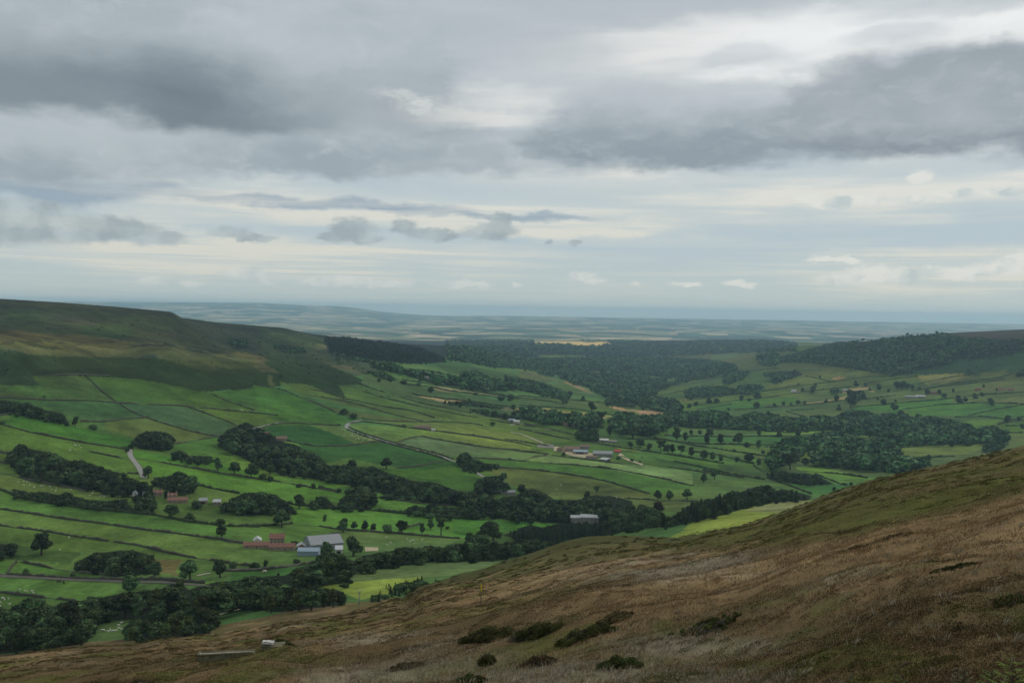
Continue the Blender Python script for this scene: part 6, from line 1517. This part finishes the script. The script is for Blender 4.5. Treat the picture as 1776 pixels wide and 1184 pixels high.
# ------------------------------------------------------------------ sheep and cattle
WOOL = plain('fleece', (.62, .60, .52), .2, .12); COWB = plain('dark_hide', (.035, .025, .02), .3, .3); COWW = plain('pale_hide', (.55, .50, .40), .3, .2)
def animal_mesh(name, mat, s=1., graze=True, slim=1.):
    """one continuous body: rings along the back from rump to muzzle, legs grown with it"""
    bm_me = bpy.data.meshes.new(name); import bmesh as _b; bm = _b.new()
    rings = [(-.62,.62,.10,.12),(-.55,.62,.24,.26),(-.30,.62,.29,.30),(.05,.60,.30,.31),(.35,.60,.28,.33),(.52,.66,.20,.26),(.66,.70 if not graze else .50,.12,.15),(.80,.80 if not graze else .30,.10,.13),(.92,.78 if not graze else .17,.09,.11),(1.05,.72 if not graze else .08,.055,.065)]
    n_ = 10; prev = None; layers = []
    for (x, z, ry, rz) in rings:
        layers.append([bm.verts.new((x * s, math.cos(2 * math.pi * k / n_) * ry * s * slim, (z + math.sin(2 * math.pi * k / n_) * rz) * s)) for k in range(n_)])
    for a, b in zip(layers[:-1], layers[1:]):
        for k in range(n_): bm.faces.new((a[k], a[(k + 1) % n_], b[(k + 1) % n_], b[k]))
    bm.faces.new(layers[0][::-1]); bm.faces.new(layers[-1])
    bm.faces.ensure_lookup_table(); bm.normal_update()
    # legs: extrude four underside faces twice, tapering
    for ring, k in ((1, 6), (1, 8), (4, 6), (4, 8)):
        f_ = None
        for fc in bm.faces:
            vs = set(fc.verts)
            if {layers[ring][k], layers[ring][(k + 1) % n_], layers[ring + 1][k], layers[ring + 1][(k + 1) % n_]} == vs: f_ = fc; break
        if not f_: continue
        for (z, sc_) in ((.30, .55), (.16, .8), (0., .9)):
            ret = _b.ops.extrude_discrete_faces(bm, faces=[f_]); f_ = ret['faces'][0]
            c = f_.calc_center_median()
            for v in f_.verts:
                v.co.x = c.x + (v.co.x - c.x) * sc_; v.co.y = c.y + (v.co.y - c.y) * sc_; v.co.z = z * s
    # ears
    bm.to_mesh(bm_me); bm.free(); bm_me.materials.append(mat)
    sub = [True] * len(bm_me.polygons); bm_me.polygons.foreach_set('use_smooth', sub); bm_me.update()
    return bm_me
SHEEP = [animal_mesh('sheep', WOOL, .95, True), animal_mesh('sheep', WOOL, .95, False)]
COW = [animal_mesh('cow', COWB, 1.75, True, .9), animal_mesh('cow', COWW, 1.75, True, .9)]
def flock(tile, poly, n_, label, group, seed, cow=None, spread=None, big=1.):
    r = np.random.RandomState(seed); P_ = np.asarray(TP(tile, poly)); k = 0
    x0, y0 = P_.min(0); x1, y1 = P_.max(0)
    for _ in range(400):
        if k >= n_: break
        px, py = x0 + (x1 - x0) * r.rand(), y0 + (y1 - y0) * r.rand()
        if not inpoly(np.array([px]), np.array([py]), P_)[0]: continue
        c = cast(px, py)
        if not c: continue
        me = SHEEP[r.randint(2)] if cow is None else COW[cow]
        o = link('sheep' if cow is None else 'cow', me, loc=(c[0], c[1], c[2] - .03)); o.rotation_euler = (0, 0, r.rand() * 6.28)
        o.scale = [(.95 + .3 * r.rand()) * big] * 3
        tag(o, label, 'sheep' if cow is None else 'cow', group); k += 1
flock('B', [(560,960),(640,980),(840,1035),(820,1048),(740,1052),(580,1010)], 34, 'white sheep in the crowded flock beside the lane bend', 'flock beside the lane bend', 1)
flock('A', [(450,1100),(540,1105),(580,1080),(500,1070),(540,1130),(460,1125)], 10, 'white sheep in the loose group above the long wood', 'sheep above the long wood', 2)
flock('A', [(1625,828),(1690,828),(1690,842),(1625,840)], 4, 'white sheep by the long level wall under the bracken', 'sheep by the long level wall', 3)
flock('E', [(100,190),(300,240),(700,290),(800,320),(700,330),(300,270),(100,240)], 22, 'white sheep scattered below the long wood', 'sheep below the long wood', 4)
flock('E', [(470,595),(480,595),(480,605),(470,605)], 1, 'single white sheep close to the gateway wall', None, 5, big=1.3)
flock('E', [(395,683),(410,683),(410,690),(395,690)], 1, 'single white sheep on the shaded bank near the oval copse', None, 6)
flock('E', [(20,930),(60,940),(400,965),(400,985),(180,980)], 5, 'white sheep in the pasture under the walled track', 'sheep under the walled track', 7)
flock('E', [(375,900),(445,905),(445,915),(375,912)], 2, 'dark brown cow in the pasture under the walled track', 'dark cows under the walled track', 8, cow=0)
flock('E', [(0,1010),(170,1010),(170,1025),(30,1080),(0,1080)], 7, 'white sheep in the lowest left pasture', 'sheep in the lowest left pasture', 9)
flock('E', [(690,1200),(860,1185),(850,1240),(700,1255)], 11, 'white sheep in the small bright field under the moor edge', 'sheep in the small bright field', 10)
flock('F', [(232,840),(240,840),(240,850),(232,850)], 1, 'pale cow on the green strip below the earth bank', None, 11, cow=1)
flock('F', [(325,850),(355,850),(355,860),(325,860)], 2, 'dark cow on the green strip below the earth bank', 'dark cows below the earth bank', 12, cow=0)
flock('F', [(980,570),(1400,610),(1450,640),(1060,665),(960,600)], 9, 'white sheep in the pale field right of the lower farm', 'sheep right of the lower farm', 13)
flock('G', [(1030,318),(1180,322),(1180,332),(1040,330)], 6, 'white sheep along the wall by the twin tree', 'sheep by the twin tree wall', 14)
flock('G', [(640,235),(690,235),(690,275),(640,275)], 3, 'white sheep on the rough olive field', 'sheep on the rough olive field', 15)
flock('C', [(20,1000),(500,1000),(500,1030),(20,1000)], 3, 'white sheep on the strips above the middle farm', 'sheep above the middle farm', 16)
flock('B', [(1190,880),(1340,905),(1340,915),(1190,895)], 5, 'white sheep on the spur wall strips', 'sheep on the spur strips', 17)
# ------------------------------------------------------------------ moor vegetation
def blade_mat(name):
    m, nt, b = newmat(name); L = nt.links
    at = nd(nt, 'ShaderNodeAttribute', attribute_name='cover'); L.new(at.outputs['Color'], b.inputs['Base Color'])
    b.inputs['Roughness'].default_value = .9; b.inputs['Specular IOR Level'].default_value = .1
    return m
BL = blade_mat('moor_blades')
def blades(name, label, cat, types, N, seed):
    """types: list of (weight column, height, colour index)"""
    r = np.random.RandomState(seed)
    n1 = int(N * .62)
    iY = 1 / 400. + (1 / 5.2 - 1 / 400.) * r.rand(n1); Y = 1 / iY
    Y2 = np.exp(math.log(25) + (math.log(430) - math.log(25)) * r.rand(N - n1)); Y = np.concatenate([Y, Y2])
    u = -.60 + 1.2 * r.rand(N); X = u * Y
    Z = zat(X, Y); px, py = dir2pix(u, Z / Y)
    keep = (py < 1215)
    # drop the blades on ground that lies hidden past the brow
    keep &= (Y < 470)
    X, Y, Z, px, py, u = [a[keep] for a in (X, Y, Z, px, py, u)]
    w = moor_type(X, Y, px, py)
    wt = w[:, [t[0] for t in types]].sum(1)
    k = r.rand(len(X)) < np.minimum(1, wt * 1.35)
    X, Y, Z, w, px = X[k], Y[k], Z[k], w[k], px[k]
    kn = (Y > 285) & (px > 700) & (px < 1230)
    k = ~(kn & (r.rand(len(X)) < .8)); X, Y, Z, w = X[k], Y[k], Z[k], w[k]
    n_ = len(X)
    ws = w[:, [t[0] for t in types]]; cs = np.cumsum(ws / ws.sum(1)[:, None], 1); ty = (r.rand(n_)[:, None] > cs).sum(1).clip(0, len(types) - 1)
    H = np.array([t[1] for t in types])[ty] * (.55 + .75 * r.rand(n_)) * (1 - .35 * sstep(150, 350, Y))
    clump = fbm(X, Y, .8, 2, 77); H *= (.45 + 1.1 * clump); tallb = r.rand(n_) < .03; H[tallb] *= 1.7; H *= .62 + .38 * sstep(12, 45, Y)
    lean = np.array([t[3] for t in types])[ty]
    th = r.rand(n_) * 6.283; W_ = np.maximum(.006 + 0 * Y, .30 * Y / 996) * np.array([t[2] for t in types])[ty]
    wdir = np.stack([np.cos(th), np.sin(th), 0 * th], 1) * W_[:, None]
    ln = np.stack([r.normal(size=n_) * .35 + .12, r.normal(size=n_) * .35, 0 * th], 1) * (H * lean)[:, None]
    base = np.stack([X, Y, Z - .02], 1)
    V = np.stack([base - wdir, base + wdir, base + ln + np.stack([0 * H, 0 * H, H], 1)], 1).reshape(-1, 3)
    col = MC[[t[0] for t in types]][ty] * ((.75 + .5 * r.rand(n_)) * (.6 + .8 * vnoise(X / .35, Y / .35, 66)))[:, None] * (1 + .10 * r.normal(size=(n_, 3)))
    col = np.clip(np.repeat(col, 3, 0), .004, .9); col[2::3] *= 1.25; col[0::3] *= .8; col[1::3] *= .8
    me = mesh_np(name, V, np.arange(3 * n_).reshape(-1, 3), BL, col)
    tag(link(name, me), label, cat, kind='stuff'); print(name, n_)
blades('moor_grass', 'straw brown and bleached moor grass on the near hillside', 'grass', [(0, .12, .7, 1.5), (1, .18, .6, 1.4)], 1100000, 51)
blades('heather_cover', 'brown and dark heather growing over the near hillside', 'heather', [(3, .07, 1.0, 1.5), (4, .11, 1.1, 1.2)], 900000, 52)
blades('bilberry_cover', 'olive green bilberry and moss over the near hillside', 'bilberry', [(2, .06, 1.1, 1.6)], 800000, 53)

def hummocks(name, label, N, seed):
    """low cushions of heather, bilberry and moss: many small leaf faces each"""
    r = np.random.RandomState(seed); Y = 1 / (1 / 300. + (1 / 6. - 1 / 300.) * r.rand(N)); Y[::3] = np.exp(math.log(30) + math.log(12) * r.rand(len(Y[::3])))
    u = -.58 + 1.16 * r.rand(N); X = u * Y; Z = zat(X, Y); px, py = dir2pix(u, Z / Y)
    w = moor_type(X, Y, px, py) * np.array([.35, .25, 1.3, 1.4, .9]); w /= w.sum(1)[:, None]
    ty = (r.rand(N)[:, None] > np.cumsum(w, 1)).sum(1).clip(0, 4)
    k = vnoise(X / 6., Y / 6., 91) > .34; X, Y, Z, ty = X[k], Y[k], Z[k], ty[k]; N = len(X)
    R = (.12 + .42 * r.rand(N) ** 2) * (.55 + .45 * sstep(8, 40, Y)) * (1 + Y / 130.); H = R * (.30 + .25 * r.rand(N))
    M_ = 110
    a = r.rand(N, M_) * 6.283; q = np.sqrt(r.rand(N, M_)); x = X[:, None] + np.cos(a) * q * R[:, None] * 1.3; y = Y[:, None] + np.sin(a) * q * R[:, None]
    zz_ = zat(x.ravel(), y.ravel()).reshape(N, M_) + H[:, None] * (1 - q ** 2) * (.75 + .5 * r.rand(N, M_))
    p = np.stack([x, y, zz_], -1).reshape(-1, 3); n_ = len(p)
    s_ = (np.maximum(.010, .40 * np.repeat(Y, M_) / 996) * (.7 + .7 * r.rand(n_)))[:, None]
    d = r.normal(size=(n_, 3)); d[:, 2] = np.abs(d[:, 2]) * 1.4; d /= np.linalg.norm(d, axis=1)[:, None]; e = np.cross(d, r.normal(size=(n_, 3))); e /= np.linalg.norm(e, axis=1)[:, None]
    V = np.stack([p - e * s_ * .6, p + e * s_ * .6, p + d * s_ * 1.9], 1).reshape(-1, 3)
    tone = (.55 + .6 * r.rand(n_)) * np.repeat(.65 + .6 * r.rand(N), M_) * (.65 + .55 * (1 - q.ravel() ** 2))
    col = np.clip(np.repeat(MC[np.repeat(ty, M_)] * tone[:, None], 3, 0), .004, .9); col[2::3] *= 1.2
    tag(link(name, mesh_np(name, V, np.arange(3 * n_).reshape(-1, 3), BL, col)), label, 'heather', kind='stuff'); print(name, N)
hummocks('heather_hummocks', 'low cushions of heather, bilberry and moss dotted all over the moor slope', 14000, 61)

def tufts(N, seed):
    """wispy bleached grass standing above the heather"""
    r = np.random.RandomState(seed); Y = 1 / (1 / 160. + (1 / 7. - 1 / 160.) * r.rand(N)); u = -.58 + 1.16 * r.rand(N); X = u * Y; Z = zat(X, Y); px, py = dir2pix(u, Z / Y)
    w = moor_type(X, Y, px, py); k = r.rand(N) < .05 + .9 * w[:, 1] + .30 * w[:, 0]; X, Y = X[k], Y[k]; pale = r.rand(k.sum()) < .25 + w[k, 1]; N = len(X); M_ = 16
    a = r.rand(N, M_) * 6.283; q = .10 * r.rand(N, M_) * (1 + Y[:, None] / 60); x = (X[:, None] + np.cos(a) * q).ravel(); y = (Y[:, None] + np.sin(a) * q).ravel(); z = zat(x, y)
    Yr = np.repeat(Y, M_); H = (.06 + .085 * r.rand(N * M_)) * np.repeat(.6 + .6 * r.rand(N), M_); th = r.rand(N * M_) * 6.283; W_ = np.maximum(.002, .17 * Yr / 996)
    wd_ = np.stack([np.cos(th), np.sin(th), 0 * th], 1) * W_[:, None]; ln = np.stack([np.cos(a.ravel()) * .55 + .15, np.sin(a.ravel()) * .4, 0 * th], 1) * H[:, None] * (.4 + .8 * r.rand(N * M_))[:, None]
    b = np.stack([x, y, z - .01], 1); up = np.stack([0 * H, 0 * H, H], 1)
    V = np.stack([b - wd_, b + wd_, b + ln * .35 + up * .65 + wd_ * .6, b + ln + up], 1).reshape(-1, 3)
    col = np.where(np.repeat(pale, M_)[:, None], MC[1] * 1.1, MC[0] * 1.0) * (.55 + .75 * r.rand(N * M_))[:, None]
    tag(link('wispy_grass', mesh_np('wispy_grass', V, np.arange(4 * N * M_).reshape(-1, 4), BL, np.clip(np.repeat(col, 4, 0), .01, .9))), 'pale wispy grass tufts standing above the moor heather', 'grass', kind='stuff'); print('tufts', N)
tufts(34000, 71)

# heather mounds one can tell apart
HEATH = foliage_mat('heather_leaf', (.048, .058, .018), .2); HEATHB = foliage_mat('brown_heather_leaf', (.085, .064, .032), .2)
SHADE_M = plain('heather_inner_shade', (.024, .022, .013), .1, .4)  # near-black, stands in for the shade inside a heather bush
def mound(px, py, wpx, hpx, label, mat=None, name='heather_bush', n_=9000, seed=0, cat='bush', grp=None):
    c = cast(px, py, 5., 420.)
    if not c: print('no mound', label); return
    s = c[1] / F; w = wpx * s / 2; h = hpx * s; r = np.random.RandomState(seed + int(px))
    o = empty(name, (c[0], c[1], c[2]), 0, label=label, cat=cat, group=grp)
    m_ = 34; w *= 1.25; h *= .82; q_ = np.sqrt(r.rand(m_)); th_ = r.rand(m_) * 6.28
    cs = np.stack([np.cos(th_) * q_ * w * .9, np.sin(th_) * q_ * w * .55 + w * .2, h * .62 * (1 - .85 * q_ ** 1.6) * (.7 + .5 * r.rand(m_))], 1)
    rs = h * (.34 + .2 * r.rand(m_)) * (1 - .35 * q_)
    V, FC, Cc = leaves(r, cs, rs, n_, max(.012, .42 * c[1] / 996), .75)
    # follow the slope
    g0 = zat(V[:, 0] + c[0], V[:, 1] + c[1]) - c[2]; V[:, 2] += g0; link('foliage', mesh_np('foliage', V, FC, mat or HEATH, Cc), o)
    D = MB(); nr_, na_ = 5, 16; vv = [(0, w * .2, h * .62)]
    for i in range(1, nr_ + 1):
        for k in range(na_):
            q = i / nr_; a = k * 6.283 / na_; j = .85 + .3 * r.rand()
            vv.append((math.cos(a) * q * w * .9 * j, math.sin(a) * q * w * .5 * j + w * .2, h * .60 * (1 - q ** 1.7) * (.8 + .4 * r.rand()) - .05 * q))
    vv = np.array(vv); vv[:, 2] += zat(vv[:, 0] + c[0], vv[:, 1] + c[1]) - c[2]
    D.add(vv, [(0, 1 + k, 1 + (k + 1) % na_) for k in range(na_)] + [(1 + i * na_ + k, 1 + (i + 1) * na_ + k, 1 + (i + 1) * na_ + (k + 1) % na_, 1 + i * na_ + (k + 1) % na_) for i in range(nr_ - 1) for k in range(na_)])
    D.build('shade_core', SHADE_M, o)  # dark dome under the leaves, coloured as the shade between them
mound(845, 1112, 80, 36, 'rounded dark green heather bush, leftmost of the three in the foreground')
mound(925, 1104, 88, 32, 'broad dark heather bush in the middle of the foreground three')
mound(1015, 1106, 95, 30, 'ragged dark heather bush, rightmost of the foreground three')
mound(843, 1152, 28, 24, 'small round dark heather bush below the foreground three', n_=4500)
mound(930, 1156, 60, 26, 'low brownish heather clump right of the small round bush', HEATHB)
mound(1075, 1158, 75, 26, 'olive heather hummock amid bleached grass')
mound(700, 1160, 60, 16, 'low dark heather clump near the bottom left of centre', HEATHB)
mound(1065, 1078, 70, 20, 'brown heather hummock above the foreground three', HEATHB)
mound(483, 1116, 44, 12, 'little dark heather tuft behind the white stone', n_=3500)
mound(1230, 1092, 120, 13, 'long dark green heather mound at centre right', n_=10000)
mound(1545, 935, 90, 9, 'dark heather patch on the brow of the straw grass', HEATHB)
mound(1660, 985, 80, 9, 'dark green heather patch on the right slope')
mound(1765, 1045, 90, 15, 'dark heather mound touching the right edge')
mound(1470, 957, 90, 9, 'brown heather patch among the straw grass', HEATHB)
mound(240, 1190, 60, 18, 'dark heather clump at the bottom left edge', HEATHB)
mound(815, 1184, 50, 22, 'olive heather clump at the bottom edge left of centre')

# stone block, white stone, marker post
MOSSY = plain('mossy_stone', (.125, .12, .075), .18, .5); LIME = plain('pale_limestone', (.46, .45, .42), .15, .25); STK = plain('weathered_wood', (.10, .075, .05), .1, .3); YEL = plain('yellow_paint', (.50, .42, .02), .1, .1)
import bmesh
def rock(name, w, d, h, mat, parent, seed, off=(0, 0, 0), rough=.05, cuts=3):
    bm = bmesh.new(); bmesh.ops.create_cube(bm, size=1.)
    bmesh.ops.subdivide_edges(bm, edges=bm.edges[:], cuts=cuts, use_grid_fill=True)
    r = np.random.RandomState(seed)
    for v in bm.verts:
        q = v.co.copy(); v.co.x = q.x * w + off[0]; v.co.y = q.y * d + off[1]; v.co.z = (q.z + .5) * h + off[2]
        v.co.x += (r.rand() - .5) * rough; v.co.y += (r.rand() - .5) * rough; v.co.z += (r.rand() - .5) * rough
    me = bpy.data.meshes.new(name); bm.to_mesh(me); bm.free(); me.materials.append(mat); return link(name, me, parent)
c = cast(392, 1143, 5., 400.); s = c[1] / F
o = empty('stone_trough', c, math.atan2(-c[0], c[1]) - .08, label='long low mossy stone trough lying in the moor grass at the lower left', cat='trough')
L_ = 88 * s
rock('front_slab', L_, .14, 12.5 * s, MOSSY, o, 1, (0, 0, -.05)); rock('rim', L_ * 1.0, .16, .05, plain('lichened_stone', (.24, .225, .165), .15, .4), o, 2, (0, .0, 12.5 * s - .045), .03)
rock('end_slab', .16, .55, 12.5 * s, MOSSY, o, 3, (-L_ / 2 - .05, .25, -.05)); rock('end_slab', .16, .55, 11 * s, MOSSY, o, 4, (L_ / 2 + .05, .25, -.05)); rock('back_slab', L_, .14, 11.5 * s, MOSSY, o, 5, (0, .5, -.05))
c = cast(466, 1124, 5., 400.); s = c[1] / F
o = empty('boulder', c, 0, label='grey boulder with a bright white flat top in the moor grass', cat='boulder')
rock('block', 38 * s, .7, 9 * s, MOSSY, o, 6, (6 * s, .2, -.1), .12); rock('top_slab', 19 * s, .35, 4 * s, LIME, o, 7, (-2 * s, .1, 8 * s), .07)
c = cast(915, 960, 300., 460.)
if c:
    o = link('sheep', SHEEP[0], loc=(c[0], c[1], c[2] - .02)); o.rotation_euler = (0, 0, 2.9); o.scale = [1.2] * 3
    tag(o, 'lone white sheep on the rim of the olive knoll', 'sheep')
c = cast(834, 1052, 5., 400.); s = c[1] / F
o = empty('marker_post', c, 0, label='thin wooden marker post with a yellow top standing in the moor grass', cat='post')
m = MB(); m.tube([(0, 0, -.3), (.01, 0, 28 * s)], [.035, .03], 8); m.build('stake', STK, o)
m = MB(); m.tube([(.01, 0, 28 * s + .002), (.012, 0, 40 * s)], [.045, .045], 8); m.build('yellow_top', YEL, o)
for (px, py, lb) in ((877, 983, 'flat pale stone lying on the moor brow left of the knoll'), (965, 980, 'flat pale stone lying in the dip right of the brow stone')):
    c = cast(px, py, 100., 420.)
    if c:
        o = rock('stone', .9 if px < 900 else .6, .5, .25, MOSSY, None, int(px), rough=.12, cuts=2); o.location = (c[0], c[1], c[2] - .1); tag(o, lb, 'stone')
# bare trees
def bare_tree(tile, x, y, hz, label, seed, mat=PALEBARK, ymin=430.):
    px, py = T(tile, x, y); _, p2 = T(tile, x, y - hz); c = cast(px, py, ymin)
    if not c: print('no bare', label); return
    h = (py - p2) * c[1] / F; r = np.random.RandomState(seed)
    o = empty('dead_tree', c, 0, label=label, cat='tree'); m = MB()
    m.tube([(0, 0, -.5), (.1, 0, h * .4), (-.1, 0, h * .65)], [.34, .26, .2], 7); m.build('trunk', mat, o, True)
    for i in range(5):
        a = -1 + .5 * i; b = MB(); b.tube([(-.1, 0, h * .6), (a * h * .12, r.normal() * .3, h * .8), (a * h * .22, r.normal() * .5, h * (.9 + .1 * r.rand()))], [.14, .09, .04], 5); b.build('limb', mat, o)
bare_tree('F', 880, 1060, 120, 'pale bare dead tree above the moor edge', 1)
bare_tree('E', 1565, 1085, 45, 'left pale bare tree trunk by the moor-edge track', 2)
bare_tree('E', 1600, 1085, 48, 'right pale bare tree trunk by the moor-edge track', 3)
# leafy saplings at the bottom right
SAP = foliage_mat('sapling_leaf', (.10, .17, .03), .15)
def sapling(px, py, hpx, label, seed, n_l=16, name='sapling', w=1., leafmat=None):
    c = cast(px, py, 3., 60.)
    if not c: print('no sapling'); return
    s = c[1] / F; h = hpx * s; r = np.random.RandomState(seed)
    o = empty(name, c, 0, label=label, cat='plant'); st = MB(); V = []; Cc = []
    st.tube([(0, 0, -.05), (.02, 0, h * .5), (.03, .01, h)], [.012, .009, .004], 6)
    for i in range(n_l):
        z = h * (.12 + .80 * i / n_l); a = i * 2.4 + r.rand(); ln = (.34 - .16 * i / n_l) * h * 1.1 * w
        tip = np.array([math.cos(a) * ln, math.sin(a) * ln, z + ln * .45]); b0 = np.array([.02, 0, z]); st.tube([b0, (b0 + tip) / 2 + [0, 0, .02], tip], [.005, .004, .002], 4)
        for k in range(7):
            f_ = .25 + .75 * k / 6.; p = b0 * (1 - f_) + tip * f_
            for sgn in (-1, 1):
                sd2 = np.array([-math.sin(a) * sgn, math.cos(a) * sgn, -.25 + .3 * r.rand()]); fw = np.array([math.cos(a), math.sin(a), .1])
                l_ = ln * .30 * (.8 + .4 * r.rand()); d = sd2 * .85 + fw * .5; e = np.cross(d, [0, 0, 1.]); e /= np.linalg.norm(e)
                V += [p, p + d * l_ * .5 + e * l_ * .2, p + d * l_, p + d * l_ * .5 - e * l_ * .2]; t = .75 + .5 * r.rand(); Cc += [(t, t, t)] * 4
    st.build('stem', STK, o); V = np.array(V); link('leaves', mesh_np('leaves', V, np.arange(len(V)).reshape(-1, 4), leafmat or SAP, np.array(Cc)), o)
sapling(1752, 1204, 66, 'bright green leafy sapling at the bottom right corner', 1, 22, w=1.3)
sapling(1716, 1200, 42, 'smaller leafy sapling left of the corner one', 2, 16, w=1.2)
sapling(1668, 1196, 42, 'dull green leafy shoot left of the corner saplings', 3, 14, w=1., leafmat=foliage_mat('dull_leaf', (.06, .09, .03), .1))
sapling(1560, 1198, 30, 'low leafy shoot beside the bent dry stalk', 4, 10, w=1.3)
for px, py, hh, lb, sd_ in ((1565, 1192, 46, 'bent dry brown stalk near the bottom right', 5), (1652, 1190, 32, 'straight dry brown stalk between the leafy shoots', 6)):
    c = cast(px, py, 3., 60.); s = c[1] / F; m = MB(); h = hh * s
    m.tube([(0, 0, -.03), (-.06 * h * 5, 0, h * .5), (-.02, 0, h * .85), (.05, 0, h)], [.012, .010, .009, .02], 6)
    o = m.build('dry_stalk', STK); o.location = c; tag(o, lb, 'stalk')
nr, nc = TT.shape
V = np.stack([XX, YY, ZZ], -1).reshape(-1, 3)
ii = np.arange(nr * nc).reshape(nr, nc)
FC = np.stack([ii[:-1, :-1], ii[:-1, 1:], ii[1:, 1:], ii[1:, :-1]], -1).reshape(-1, 4)
cc = np.concatenate([np.maximum(cov, .002), plain_m[..., None]], -1).reshape(-1, 4)
M_GROUND = ground_mat()
g = link('ground', mesh_np('ground', V, FC, M_GROUND, cc, smooth=True))
tag(g, 'green pastures, brown moor and far plain as one sheet of land', 'ground', kind='structure')
del V, FC, cc, ii
